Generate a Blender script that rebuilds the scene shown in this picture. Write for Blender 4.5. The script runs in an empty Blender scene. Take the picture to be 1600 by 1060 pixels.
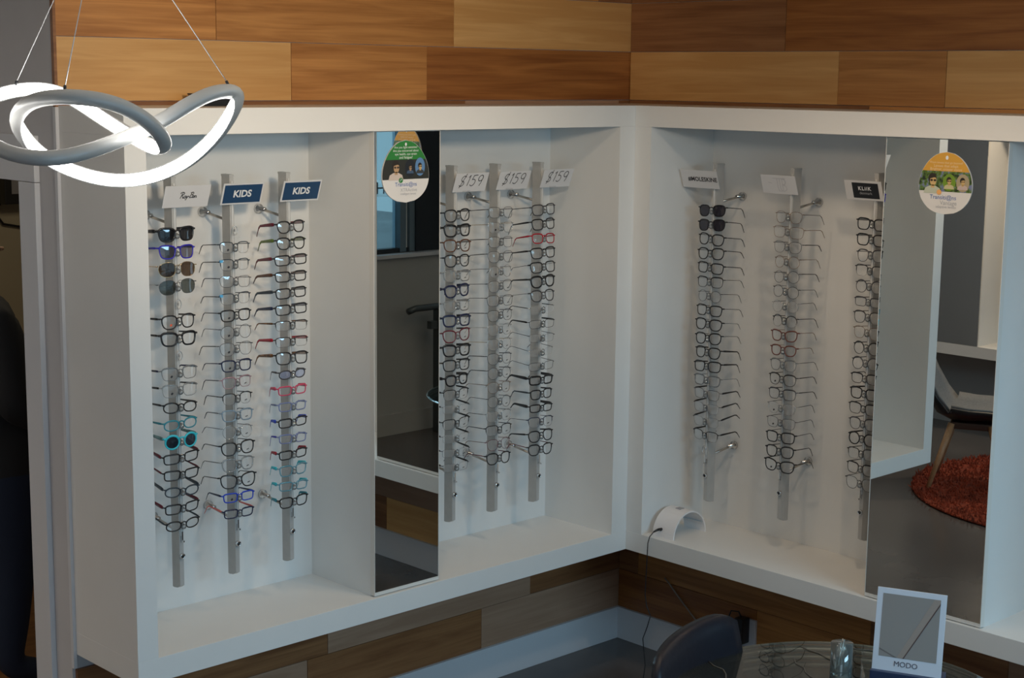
import bpy, bmesh, math, random
from mathutils import Vector, Matrix
random.seed(7)
S = bpy.context.scene
COL = S.collection
PI = math.pi

# ------------------------------------------------------------------ camera, world, lights, exposure
CAM = Vector((-4.85366, -4.40438, 2.33880))
cam_data = bpy.data.cameras.new('camera')
cam = bpy.data.objects.new('camera', cam_data)
COL.objects.link(cam)
Fw = Vector((0.68249763, 0.71294132, -0.16097098))
Rt = Vector((0.7235937, -0.69013286, 0.01134837))
Up = Vector((0.10300064, 0.12422282, 0.98689389))
M = Matrix((Rt, Up, -Fw)).transposed().to_4x4()
M.translation = CAM
cam.matrix_world = M
cam_data.sensor_width = 36.0
cam_data.lens = 36.0 * 2511.38 / 1600.0
cam_data.clip_start = 0.05
cam_data.clip_end = 200
S.camera = cam

world = bpy.data.worlds.new('overcast_sky')
S.world = world
world.use_nodes = True
wn = world.node_tree.nodes['Background']
wn.inputs[0].default_value = (0.42, 0.66, 0.84, 1)
wn.inputs[1].default_value = 1.15

def area(name, loc, target, sx, sy, power, color):
    l = bpy.data.lights.new(name, 'AREA'); l.shape = 'RECTANGLE'; l.size = sx; l.size_y = sy
    l.energy = power; l.color = color
    o = bpy.data.objects.new(name, l); COL.objects.link(o)
    o.location = loc
    o.rotation_euler = (Vector(target) - Vector(loc)).to_track_quat('-Z', 'Y').to_euler()
    return o
def spot(name, loc, target, power, color, angle=110, blend=0.6, radius=0.05):
    l = bpy.data.lights.new(name, 'SPOT'); l.energy = power; l.color = color
    l.spot_size = math.radians(angle); l.spot_blend = blend; l.shadow_soft_size = radius
    o = bpy.data.objects.new(name, l); COL.objects.link(o)
    o.location = loc
    o.rotation_euler = (Vector(target) - Vector(loc)).to_track_quat('-Z', 'Y').to_euler()
    return o
DAY = (0.57, 0.80, 1.0)
WARM = (1.0, 0.76, 0.52)
area('daylight_storefront', (-4.65, -4.75, 1.15), (-1.9, 0, 0.6), 1.9, 1.9, 20, DAY)
area('daylight_window', (-1.5, -5.6, 2.9), (-1.3, 0, 0.6), 2.6, 1.2, 180, DAY)
for q, (sx, sy, pw) in enumerate([(-2.15, -1.13, 12), (-1.2, -1.13, 13), (-1.12, -1.95, 23)]):
    spot('ceiling_downlight', (sx, sy, 2.69), (sx * 0.92, sy * 0.92, 0), pw, WARM, 150, 0.7, 0.045)
spot('ceiling_downlight_rear', (-4.9, 0.5, 2.69), (-5.25, 0.5, 0), 70, WARM, 150, 0.7, 0.05)
spot('added_wall_wash', (-2.9, -2.7, 2.62), (-1.65, 0, 2.62), 150, (1.0, 0.82, 0.60), 66, 1.0, 0.12)  # added warm spot that brightens the upper left planks; no known fitting
spot('added_wall_wash', (-2.5, -2.4, 2.62), (0, -1.3, 2.62), 30, (1.0, 0.80, 0.58), 66, 1.0, 0.12)  # second added wash, aimed at the upper right wall
area('office_ceiling_light', (-1.3, 1.6, 2.6), (-1.3, 1.6, 0), 0.6, 0.6, 6, (1.0, 0.86, 0.62))
area('added_ceiling_fill', (-2.6, -2.3, 2.68), (-2.6, -2.3, 0), 2.6, 2.6, 6.5, (1.0, 0.86, 0.70))  # added overhead fill, not a known ceiling panel
area('added_lounge_fill', (-4.3, 1.8, 2.68), (-4.3, 1.8, 0), 1.6, 2.0, 20, (1.0, 0.93, 0.84))  # made-up fill that lifts the lounge and the doorway wall

S.view_settings.view_transform = 'Standard'
S.view_settings.look = 'None'
S.view_settings.gamma = 1.0
S.view_settings.use_curve_mapping = False
S.view_settings.exposure = -0.06
S.cycles.transparent_max_bounces = 32
S.cycles.max_bounces = 10
S.cycles.glossy_bounces = 6
S.cycles.caustics_reflective = False
S.cycles.caustics_refractive = False
S.cycles.sample_clamp_indirect = 4.0

# ------------------------------------------------------------------ materials
MATS = {}
def principled(name, color, rough=0.5, metal=0.0, spec=0.5, noise=0.0, nscale=30.0, bump=0.0, coat=0.0):
    if name in MATS: return MATS[name]
    m = bpy.data.materials.new(name); m.use_nodes = True
    nt = m.node_tree; b = nt.nodes['Principled BSDF']
    b.inputs['Base Color'].default_value = (*color, 1)
    b.inputs['Roughness'].default_value = rough
    b.inputs['Metallic'].default_value = metal
    b.inputs['Specular IOR Level'].default_value = spec
    b.inputs['Coat Weight'].default_value = coat
    if noise > 0 or bump > 0:
        tc = nt.nodes.new('ShaderNodeTexCoord'); n = nt.nodes.new('ShaderNodeTexNoise')
        n.inputs['Scale'].default_value = nscale; n.inputs['Detail'].default_value = 6
        nt.links.new(tc.outputs['Object'], n.inputs['Vector'])
        if noise > 0:
            r = nt.nodes.new('ShaderNodeValToRGB')
            r.color_ramp.elements[0].position = 0.3; r.color_ramp.elements[1].position = 0.7
            r.color_ramp.elements[0].color = (*[c * (1 - noise) for c in color], 1)
            r.color_ramp.elements[1].color = (*[min(1, c * (1 + noise)) for c in color], 1)
            nt.links.new(n.outputs['Fac'], r.inputs['Fac']); nt.links.new(r.outputs['Color'], b.inputs['Base Color'])
        if bump > 0:
            bp = nt.nodes.new('ShaderNodeBump'); bp.inputs['Strength'].default_value = bump; bp.inputs['Distance'].default_value = 0.01
            nt.links.new(n.outputs['Fac'], bp.inputs['Height']); nt.links.new(bp.outputs['Normal'], b.inputs['Normal'])
    MATS[name] = m
    return m

def wood(name, dark, light, rough=0.42, grain=1.0):
    if name in MATS: return MATS[name]
    m = bpy.data.materials.new(name); m.use_nodes = True
    nt = m.node_tree; N = nt.nodes; L = nt.links; b = N['Principled BSDF']
    tc = N.new('ShaderNodeTexCoord'); oi = N.new('ShaderNodeObjectInfo')
    mul = N.new('ShaderNodeMath'); mul.operation = 'MULTIPLY'; mul.inputs[1].default_value = 37.0
    L.new(oi.outputs['Random'], mul.inputs[0])
    add = N.new('ShaderNodeVectorMath'); add.operation = 'ADD'
    L.new(tc.outputs['Object'], add.inputs[0]); L.new(mul.outputs[0], add.inputs[1])
    mp = N.new('ShaderNodeMapping'); mp.inputs['Scale'].default_value = (0.9, 14.0, 14.0)
    L.new(add.outputs[0], mp.inputs['Vector'])
    n1 = N.new('ShaderNodeTexNoise'); n1.inputs['Scale'].default_value = 2.2; n1.inputs['Detail'].default_value = 8; n1.inputs['Distortion'].default_value = 0.7
    L.new(mp.outputs[0], n1.inputs['Vector'])
    mp2 = N.new('ShaderNodeMapping'); mp2.inputs['Scale'].default_value = (3.0, 120.0, 120.0)
    L.new(add.outputs[0], mp2.inputs['Vector'])
    n2 = N.new('ShaderNodeTexNoise'); n2.inputs['Scale'].default_value = 1.5; n2.inputs['Detail'].default_value = 4
    L.new(mp2.outputs[0], n2.inputs['Vector'])
    mix = N.new('ShaderNodeMath'); mix.operation = 'MULTIPLY_ADD'; mix.inputs[1].default_value = 0.35 * grain
    L.new(n2.outputs['Fac'], mix.inputs[0]); L.new(n1.outputs['Fac'], mix.inputs[2])
    r = N.new('ShaderNodeValToRGB')
    r.color_ramp.elements[0].position = 0.48; r.color_ramp.elements[1].position = 0.92
    r.color_ramp.elements[0].color = (*dark, 1); r.color_ramp.elements[1].color = (*light, 1)
    L.new(mix.outputs[0], r.inputs['Fac'])
    hsv = N.new('ShaderNodeHueSaturation')
    mr = N.new('ShaderNodeMapRange'); mr.inputs['To Min'].default_value = 0.93; mr.inputs['To Max'].default_value = 1.08
    L.new(oi.outputs['Random'], mr.inputs['Value']); L.new(mr.outputs[0], hsv.inputs['Value'])
    L.new(r.outputs['Color'], hsv.inputs['Color']); L.new(hsv.outputs['Color'], b.inputs['Base Color'])
    b.inputs['Roughness'].default_value = rough
    bp = N.new('ShaderNodeBump'); bp.inputs['Strength'].default_value = 0.06; bp.inputs['Distance'].default_value = 0.003
    L.new(n2.outputs['Fac'], bp.inputs['Height']); L.new(bp.outputs['Normal'], b.inputs['Normal'])
    MATS[name] = m
    return m

def glassy(name, tint, gloss=0.10, rough=0.02, density=0.0, body=(0.5, 0.5, 0.5)):
    """thin clear sheet: transparent body with a fresnel sheen; density mixes in a diffuse body"""
    if name in MATS: return MATS[name]
    m = bpy.data.materials.new(name); m.use_nodes = True
    nt = m.node_tree; N = nt.nodes; L = nt.links
    N.remove(N['Principled BSDF']); out = N['Material Output']
    tr = N.new('ShaderNodeBsdfTransparent'); tr.inputs[0].default_value = (*tint, 1)
    gl = N.new('ShaderNodeBsdfGlossy'); gl.inputs['Roughness'].default_value = rough
    lw = N.new('ShaderNodeFresnel'); lw.inputs['IOR'].default_value = 1.5
    mr = N.new('ShaderNodeMath'); mr.operation = 'MULTIPLY_ADD'; mr.inputs[1].default_value = 0.9; mr.inputs[2].default_value = gloss * 0.2
    L.new(lw.outputs[0], mr.inputs[0])
    base = tr
    if density > 0:
        df = N.new('ShaderNodeBsdfDiffuse'); df.inputs[0].default_value = (*body, 1)
        mx = N.new('ShaderNodeMixShader'); mx.inputs[0].default_value = density
        L.new(tr.outputs[0], mx.inputs[1]); L.new(df.outputs[0], mx.inputs[2]); base = mx
    mix = N.new('ShaderNodeMixShader')
    L.new(mr.outputs[0], mix.inputs[0]); L.new(base.outputs[0], mix.inputs[1]); L.new(gl.outputs[0], mix.inputs[2])
    L.new(mix.outputs[0], out.inputs['Surface'])
    MATS[name] = m
    return m

def emission(name, color, strength):
    if name in MATS: return MATS[name]
    m = bpy.data.materials.new(name); m.use_nodes = True
    b = m.node_tree.nodes['Principled BSDF']
    b.inputs['Base Color'].default_value = (*color, 1)
    b.inputs['Emission Color'].default_value = (*color, 1); b.inputs['Emission Strength'].default_value = strength
    MATS[name] = m
    return m

WHITE = principled('white_laminate', (0.74, 0.74, 0.725), 0.38, noise=0.015, nscale=6)
WALLGREY = principled('grey_wall_paint', (0.52, 0.515, 0.53), 0.7, noise=0.02, nscale=8, bump=0.02)
WALLPALE = principled('pale_wall_paint', (0.40, 0.40, 0.39), 0.75, noise=0.02, nscale=8, bump=0.02)
TRIMW = principled('trim_white_paint', (0.62, 0.63, 0.66), 0.45)
OFFICE = principled('office_beige_paint', (0.36, 0.31, 0.22), 0.8, noise=0.03, nscale=5)
CEILM = principled('ceiling_paint', (0.72, 0.72, 0.70), 0.85, noise=0.02, nscale=10)
CONCRETE = principled('polished_concrete', (0.088, 0.080, 0.077), 0.22, noise=0.28, nscale=1.4, spec=0.5)
W_LIGHT = wood('maple_light_veneer', (0.60, 0.315, 0.105), (0.76, 0.45, 0.18), grain=0.5)
W_MID = wood('oak_mid_veneer', (0.36, 0.145, 0.038), (0.60, 0.28, 0.085))
W_DARK = wood('walnut_dark_veneer', (0.19, 0.075, 0.028), (0.34, 0.155, 0.062))
W_RED = wood('cherry_red_veneer', (0.22, 0.072, 0.016), (0.42, 0.165, 0.042))
W_TAN = wood('tan_veneer', (0.35, 0.20, 0.125), (0.47, 0.29, 0.19), grain=0.5)
W_LEG = wood('beech_leg_wood', (0.36, 0.19, 0.09), (0.50, 0.29, 0.15))
MIRROR = principled('mirror_silvering', (0.80, 0.82, 0.80), 0.0, metal=1.0)
SILVER = principled('satin_aluminium', (0.47, 0.465, 0.45), 0.4, metal=0.15, noise=0.04, nscale=40)
CHROME = principled('polished_chrome', (0.72, 0.72, 0.72), 0.15, metal=1.0)
NICKEL = principled('brushed_nickel', (0.50, 0.47, 0.43), 0.3, metal=1.0)
HOLDER = glassy('clear_acrylic_holder', (0.72, 0.75, 0.76), 0.3, 0.05, 0.22, (0.62, 0.64, 0.65))
PAPER = principled('sign_paper', (0.64, 0.64, 0.65), 0.55)
INK = principled('black_ink', (0.02, 0.02, 0.025), 0.6)
INKGREY = principled('grey_ink', (0.33, 0.34, 0.36), 0.6)
NAVYPRINT = principled('navy_print', (0.013, 0.052, 0.125), 0.5)
BLACKP = principled('black_plastic', (0.012, 0.012, 0.014), 0.35)

# ------------------------------------------------------------------ helpers
class MB:
    def __init__(self): self.v = []; self.f = []; self.s = []
    def add(self, vs, fs, smooth=False):
        k = len(self.v); self.v += [tuple(x) for x in vs]
        self.f += [tuple(i + k for i in f) for f in fs]; self.s += [smooth] * len(fs)
        return self
    def box(self, x0, x1, y0, y1, z0, z1):
        if x0 > x1: x0, x1 = x1, x0
        if y0 > y1: y0, y1 = y1, y0
        if z0 > z1: z0, z1 = z1, z0
        vs = [(x0,y0,z0),(x1,y0,z0),(x1,y1,z0),(x0,y1,z0),(x0,y0,z1),(x1,y0,z1),(x1,y1,z1),(x0,y1,z1)]
        return self.add(vs, [(0,3,2,1),(4,5,6,7),(0,1,5,4),(1,2,6,5),(2,3,7,6),(3,0,4,7)])
    def tube(self, pts, r, n=6, closed=False, caps=True, smooth=True, flat=1.0):
        pts = [Vector(p) for p in pts]; m = len(pts)
        rs = r if isinstance(r, (list, tuple)) else [r] * m
        vs = []; fs = []; up = None
        for i, p in enumerate(pts):
            a = pts[i - 1] if (i > 0 or closed) else p
            b = pts[(i + 1) % m] if (i < m - 1 or closed) else p
            t = (b - a); t = t.normalized() if t.length > 1e-9 else Vector((0, 0, 1))
            if up is None:
                up = Vector((0, 0, 1)) if abs(t.z) < 0.9 else Vector((0, 1, 0))
            n1 = up - t * up.dot(t)
            if n1.length < 1e-6: n1 = t.orthogonal()
            n1.normalize(); up = n1; n2 = t.cross(n1)
            for k in range(n):
                a_ = 2 * PI * k / n
                vs.append(p + n1 * (math.cos(a_) * rs[i]) + n2 * (math.sin(a_) * rs[i] * flat))
        for i in range(m if closed else m - 1):
            j = (i + 1) % m
            for k in range(n):
                l = (k + 1) % n
                fs.append((i*n+k, i*n+l, j*n+l, j*n+k))
        if not closed and caps:
            fs.append(tuple(range(n - 1, -1, -1))); fs.append(tuple((m - 1) * n + k for k in range(n)))
        return self.add(vs, fs, smooth)
    def lathe(self, prof, n=20, center=(0, 0, 0), axis='z', smooth=True):
        vs = []; fs = []
        for (r, h) in prof:
            for k in range(n):
                a = 2 * PI * k / n; c, s_ = r * math.cos(a), r * math.sin(a)
                p = {'z': (c, s_, h), 'y': (c, h, s_), 'x': (h, c, s_)}[axis]
                vs.append((p[0] + center[0], p[1] + center[1], p[2] + center[2]))
        for i in range(len(prof) - 1):
            for k in range(n):
                l = (k + 1) % n; fs.append((i*n+k, i*n+l, (i+1)*n+l, (i+1)*n+k))
        fs.append(tuple(range(n))); fs.append(tuple((len(prof)-1)*n + k for k in range(n)))
        return self.add(vs, fs, smooth)
    def poly(self, pts, y, flip=False):
        """flat polygon in the XZ plane at depth y"""
        return self.add([(p[0], y, p[1]) for p in pts], [tuple(range(len(pts)))])
    def slab(self, pts, y0, y1):
        n = len(pts)
        vs = [(p[0], y0, p[1]) for p in pts] + [(p[0], y1, p[1]) for p in pts]
        fs = [tuple(range(n)), tuple(range(2*n-1, n-1, -1))] + [(i, i+n, (i+1) % n + n, (i+1) % n) for i in range(n)]
        return self.add(vs, fs)
    def ribbon(self, pts, w, y):
        for (a, b) in zip(pts[:-1], pts[1:]):
            dx, dz = b[0]-a[0], b[1]-a[1]; l = math.hypot(dx, dz) or 1e-9
            nx, nz = -dz/l*w/2, dx/l*w/2; ex, ez = dx/l*w*0.35, dz/l*w*0.35
            self.add([(a[0]-ex+nx, y, a[1]-ez+nz), (b[0]+ex+nx, y, b[1]+ez+nz), (b[0]+ex-nx, y, b[1]+ez-nz), (a[0]-ex-nx, y, a[1]-ez-nz)], [(0,1,2,3)])
        return self
    def mesh(self, name, bevel=0.0):
        me = bpy.data.meshes.new(name)
        me.from_pydata(self.v, [], self.f); me.update()
        bm = bmesh.new(); bm.from_mesh(me)
        bmesh.ops.recalc_face_normals(bm, faces=bm.faces)
        if bevel > 0:
            bmesh.ops.bevel(bm, geom=list(bm.edges), offset=bevel, segments=2, affect='EDGES', profile=0.7)
        bm.to_mesh(me); bm.free()
        if bevel == 0:
            for p, s_ in zip(me.polygons, self.s): p.use_smooth = s_
        return me

def link(name, me, mat, parent=None, loc=None, rot=None):
    o = bpy.data.objects.new(name, me); COL.objects.link(o)
    if mat is not None and len(me.materials) == 0: me.materials.append(mat)
    if parent is not None: o.parent = parent
    if loc is not None: o.location = loc
    if rot is not None: o.rotation_euler = rot
    return o
def obj(name, mb, mat, parent=None, loc=None, rot=None, bevel=0.0):
    return link(name, mb.mesh(name, bevel), mat, parent, loc, rot)
def thing(name, label, cat, loc=(0,0,0), rotz=0.0, group=None, rot=None):
    o = bpy.data.objects.new(name, None); COL.objects.link(o); o.empty_display_size = 0.05
    o.location = loc; o.rotation_euler = rot if rot else (0, 0, rotz)
    return tag(o, label, cat, group)
def tag(o, label, cat, group=None):
    o['label'] = label; o['category'] = cat
    if group: o['group'] = group
    return o
def struct(name, mb, mat, loc=None, rot=None, bevel=0.0):
    o = obj(name, mb, mat, None, loc, rot, bevel); o['kind'] = 'structure'; return o
def text(name, s, size, mat, parent, loc, shear=0.0, width=None, mirror=False, offset=0.0, spacing=1.0):
    """flat lettering in the XZ plane facing -Y, centred on loc"""
    c = bpy.data.curves.new(name, 'FONT'); c.body = s; c.size = size; c.align_x = 'CENTER'; c.align_y = 'CENTER'
    c.shear = shear; c.resolution_u = 3; c.offset = offset; c.space_character = spacing
    t = bpy.data.objects.new(name, c); COL.objects.link(t)
    dg = bpy.context.evaluated_depsgraph_get(); dg.update()
    me = bpy.data.meshes.new_from_object(t.evaluated_get(dg))
    bpy.data.objects.remove(t)
    if len(me.vertices):
        xs = [v.co.x for v in me.vertices]; ys = [v.co.y for v in me.vertices]
        cx, cy = (min(xs)+max(xs))/2, (min(ys)+max(ys))/2
        k = (width / (max(xs)-min(xs))) if width else 1.0
        for v in me.vertices:
            x, y = (v.co.x - cx) * k, (v.co.y - cy) * (k if width else 1.0)
            v.co = (-x if mirror else x, 0, y)
    me.materials.clear()
    o = link(name, me, mat, parent, loc)
    return o

# ------------------------------------------------------------------ calibrated room numbers
D = 0.3743; L = 2.5096; ZB = 0.5399; ZS = 0.6144; ZI = 2.1631; ZT = 2.2399
WR = 0.0828; WBF = 0.0776; WL = 0.0693
PA0, PA1, PB0, PB1 = -1.6054, -1.323, -1.4534, -1.8907
MP = D - 0.0132
CEIL = 2.72; YB = -4.35; XC = -5.68; BEND = -2.95

# ------------------------------------------------------------------ setting
struct('floor', MB().box(XC - 0.1, 0.1, -6.4, 4.1, -0.05, 0), CONCRETE)
struct('ceiling', MB().box(XC - 0.1, 0.1, -4.5, 4.1, CEIL, CEIL + 0.05), CEILM)
WA = struct('wall_left', MB().box(-2.405, 0.1, 0.013, 0.12, 0, CEIL), TRIMW)
WB = struct('wall_right', MB().box(0.013, 0.1, YB, 0.013, 0, CEIL), TRIMW)

def plank(parent, wall, a, b, z0, z1, mat, proud):
    l = abs(b - a) - 0.0016; h = (z1 - z0) - 0.0016
    t = 0.012 + proud
    me = MB().box(-l/2, l/2, -t, 0, -h/2, h/2).mesh('plank', 0.0007)
    mid = (a + b) / 2; z = (z0 + z1) / 2
    if wall == 'A': link('plank', me, mat, parent, (mid, 0.0125, z))
    else: link('plank', me, mat, parent, (0.0125, mid, z), (0, 0, -PI/2))
RT = [(2.633, CEIL - 0.001), (2.443, 2.633), (2.253, 2.443), (2.063, 2.253)]
RL = [(0.298, 0.488), (0.108, 0.298)]
x0 = -2.508
rowsA = [
    (RT[0], [(x0, -1.5, W_MID), (-1.5, -0.19, W_MID), (-0.19, 0.011, W_DARK)]),
    (RT[1], [(x0, -1.952, W_MID), (-1.952, -0.945, W_MID), (-0.945, 0.011, W_LIGHT)]),
    (RT[2], [(x0, -1.662, W_LIGHT), (-1.662, -1.072, W_MID), (-1.072, 0.011, W_RED)]),
    (RT[3], [(x0, -0.887, W_DARK), (-0.887, -0.06, W_TAN), (-0.06, 0.011, W_DARK)]),
    (RL[0], [(x0, -1.53, W_DARK), (-1.53, -0.522, W_TAN), (-0.522, 0.011, W_DARK)]),
    (RL[1], [(x0, -2.0, W_DARK), (-2.0, -1.621, W_TAN), (-1.621, -0.785, W_DARK), (-0.785, 0.011, W_TAN)])]
for (z0, z1), ps in rowsA:
    for (a, b, m) in ps: plank(WA, 'A', a, b, z0, z1, m, random.uniform(0, 0.0022))
rowsB = [
    (RT[0], [(-0.0027, -0.648, W_DARK), (-0.648, -1.9, W_RED), (-1.9, YB + .01, W_DARK)]),
    (RT[1], [(-0.0027, -0.763, W_DARK), (-0.763, -2.3, W_RED), (-2.3, -3.3, W_LIGHT), (-3.3, YB + .01, W_RED)]),
    (RT[2], [(-0.0027, -1.003, W_LIGHT), (-1.003, -1.438, W_MID), (-1.438, -2.5, W_LIGHT), (-2.5, -3.4, W_RED), (-3.4, YB + .01, W_MID)]),
    (RT[3], [(-0.0027, -1.138, W_DARK), (-1.138, -2.6, W_MID), (-2.6, YB + .01, W_DARK)]),
    (RL[0], [(-0.0027, -0.11, W_DARK), (-0.11, -1.25, W_MID), (-1.25, -1.803, W_DARK), (-1.803, -2.9, W_TAN), (-2.9, YB + .01, W_DARK)]),
    (RL[1], [(-0.0027, -0.732, W_RED), (-0.732, -1.5, W_MID), (-1.5, -2.265, W_LIGHT), (-2.265, -3.2, W_DARK), (-3.2, YB + .01, W_TAN)])]
for (z0, z1), ps in rowsB:
    for (a, b, m) in ps: plank(WB, 'B', a, b, z0, z1, m, random.uniform(0, 0.0022))
struct('baseboard_left', MB().box(-2.517, -0.016, -0.016, 0.0, 0, 0.1359), TRIMW, bevel=0.002)
struct('baseboard_right', MB().box(-0.016, 0.0, YB, 0.0, 0, 0.1359), TRIMW, bevel=0.002)
struct('trim_corner', MB().box(-2.520, -2.509, -0.004, 0.012, 0.495, 2.236), TRIMW)
struct('trim_corner_upper', MB().box(-2.518, -2.5085, -0.003, 0.012, 2.236, CEIL), W_DARK)

# doorway wall turns the corner at the left end of the planked wall
XD = -2.517
wd = MB().box(XD, XD + 0.11, 0.013, 0.205, 0, CEIL).box(XD, XD + 0.11, 0.205, 1.35, 2.02, CEIL).box(XD, XD + 0.11, 1.35, 4.0, 0, CEIL)
struct('wall_doorway', wd, WALLGREY)
dc = struct('door_1', MB().box(XD - 0.018, XD, 0.112, 0.216, 0, 2.006), TRIMW, bevel=0.002)
obj('door_head_casing', MB().box(XD - 0.018, XD, 0.112, 1.45, 2.0075, 2.148), TRIMW, dc, bevel=0.002)
obj('door_jamb', MB().box(XD - 0.004, XD + 0.112, 0.205, 0.217, 0, 2.006), TRIMW, dc)
obj('door_casing', MB().box(XD - 0.018, XD, 1.345, 1.45, 0, 2.006), TRIMW, dc, bevel=0.002)
struct('wall_north', MB().box(XC - 0.1, 0.1, 4.0, 4.1, 0, CEIL), WALLPALE)
struct('wall_office', MB().box(XD + 0.11, 0.1, 3.0, 3.08, 0, CEIL), OFFICE)
struct('wall_office_side', MB().box(-0.02, 0.06, 0.12, 3.0, 0, CEIL), OFFICE)
struct('floor_office', MB().box(XD + 0.115, -0.02, 0.125, 3.0, 0.0, 0.006), wood('office_floor_wood', (0.13, 0.055, 0.018), (0.24, 0.11, 0.04)))
struct('wall_west', MB().box(XC - 0.1, XC, -6.4, 4.0, 0, CEIL), WALLPALE)

# window wall behind the viewer, seen twice reflected
def film():
    m = bpy.data.materials.new('white_window_film'); m.use_nodes = True; nt = m.node_tree
    b = nt.nodes['Principled BSDF']; b.inputs['Base Color'].default_value = (0.6, 0.8, 0.85, 1)
    tl = nt.nodes.new('ShaderNodeBsdfTranslucent'); tl.inputs[0].default_value = (0.92, 0.96, 0.97, 1)
    mx = nt.nodes.new('ShaderNodeMixShader'); mx.inputs[0].default_value = 0.9
    nt.links.new(b.outputs[0], mx.inputs[1]); nt.links.new(tl.outputs[0], mx.inputs[2]); nt.links.new(mx.outputs[0], nt.nodes['Material Output'].inputs['Surface'])
    return m
DARKF = principled('dark_window_frame', (0.012, 0.018, 0.025), 0.4)
BLUEF = principled('blue_grey_frame', (0.16, 0.23, 0.28), 0.35, metal=0.3)
wf = MB().box(-3.6, 0.1, YB - 0.16, YB, 0, 1.17).box(-3.6, -2.96, YB - 0.16, YB, 1.17, CEIL).box(-0.5, 0.1, YB - 0.16, YB, 1.17, CEIL).box(-2.96, -0.5, YB - 0.16, YB, 2.5, CEIL)
struct('wall_front', wf, WALLPALE)
struct('baseboard_front', MB().box(-3.6, -0.016, YB, YB + 0.016, 0, 0.14), WALLPALE, bevel=0.002)
wi = struct('window_1', MB().box(-2.96, -2.70, YB - 0.14, YB - 0.03, 1.2, 2.5), DARKF)
obj('window_sill', MB().box(-2.96, -0.5, YB - 0.16, YB + 0.03, 1.17, 1.195), TRIMW, wi, bevel=0.003)
obj('window_mullion', MB().box(-2.70, -2.655, YB - 0.12, YB - 0.04, 1.2, 2.5), BLUEF, wi)
obj('window_mullion', MB().box(-2.625, -2.575, YB - 0.12, YB - 0.04, 1.2, 2.5), BLUEF, wi)
obj('window_glazing_bead', MB().box(-2.650, -2.628, YB - 0.10, YB - 0.06, 1.2, 2.5), principled('bright_bead', (0.85, 0.88, 0.9), 0.3), wi)
obj('window_bottom_rail', MB().box(-2.70, -0.5, YB - 0.12, YB - 0.05, 1.195, 1.225), DARKF, wi)
obj('window_pane', MB().box(-2.575, -0.5, YB - 0.092, YB - 0.086, 1.225, 2.5), glassy('window_glass', (0.86, 0.95, 0.97), 0.1), wi)
band = obj('window_film_band', MB().box(-2.56, -1.1, YB - 0.084, YB - 0.0825, 1.565, 1.675), film(), wi)
BANDPOS = (-2.02, YB - 0.0815, 1.622)
struct('outside_ground', MB().box(-14, 10, -26, -4.52, -0.3, -0.05), principled('pale_asphalt', (0.36, 0.37, 0.38), 0.8, noise=0.2, nscale=0.8))

# ------------------------------------------------------------------ display cabinets
def cabinet(name, label, axis, start, end, wfar, wnear, col0, col1, back_ext=0.0):
    """axis 'A': along -x on the left wall, 'B': along -y on the right wall. start is the corner end."""
    t = thing(name, label, 'cabinet', (0, 0, 0))
    def bx(a0, a1, d0, d1, z0, z1):
        m = MB()
        return m.box(a0, a1, -d1, -d0, z0, z1) if axis == 'A' else m.box(-d1, -d0, a0, a1, z0, z1)
    B = 0.0016
    obj('top_panel', bx(end, start, 0, D, ZI, ZT), WHITE, t, bevel=B)
    obj('bottom_shelf', bx(end, start, 0, D, ZB, ZS), WHITE, t, bevel=B)
    obj('side_panel', bx(end, end + wfar, 0, D - 0.0003, ZS, ZI), WHITE, t)
    obj('side_panel', bx(start - wnear, start, 0, D - 0.0003, ZS, ZI), WHITE, t)
    obj('back_panel', bx(end + wfar, start - wnear, 0.001, 0.0118, ZS, ZI), WHITE, t)
    obj('mirror_column', bx(min(col0, col1) + .001, max(col0, col1) - .001, 0.0118, MP - 0.022, ZS, ZI), WHITE, t)
    return t
cabA = cabinet('display_cabinet', 'long white wall display cabinet with six eyewear rods, left of the corner', 'A', -D, -L, WL, WR, PA0, PA1)
obj('corner_filler', MB().box(-D, -0.001, -D, -0.001, ZB, ZT), WHITE, cabA)
cabB = cabinet('display_cabinet', 'white wall display cabinet with three eyewear rods, right of the corner', 'B', -D - 0.0005, BEND, WL, WBF, PB0, PB1)

def mirror(label, axis, c0, c1):
    t = thing('wall_mirror', label, 'mirror')
    lo, hi = min(c0, c1), max(c0, c1); z0, z1 = ZS + 0.003, ZI - 0.001
    def bx(a0, a1, d0, d1, z0_, z1_):
        return MB().box(a0, a1, -d1, -d0, z0_, z1_) if axis == 'A' else MB().box(-d1, -d0, a0, a1, z0_, z1_)
    f = 0.0016
    AL = principled('pale_mirror_edge', (0.72, 0.70, 0.66), 0.4)
    obj('backing_board', bx(lo, hi, MP - 0.0215, MP - 0.004, z0 + .0005, z1), AL, t)
    obj('mirror_glass', bx(lo + f, hi - f, MP - 0.004, MP, z0 + 0.012, z1 - 0.002), MIRROR, t)
    obj('frame_edge', bx(lo, lo + f, MP - 0.004, MP + 0.001, z0 + .0005, z1), AL, t)
    obj('frame_edge', bx(hi - f, hi, MP - 0.004, MP + 0.001, z0 + .0005, z1), AL, t)
    obj('frame_edge', bx(lo + f, hi - f, MP - 0.004, MP + 0.001, z0 + .0005, z0 + 0.012), AL, t)
    return t
mirror('narrow tall mirror with a green egg-shaped advert near its top', 'A', PA0, PA1)
mirror('wide tall mirror with a yellow round advert near its top', 'B', PB0, PB1)

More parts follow.
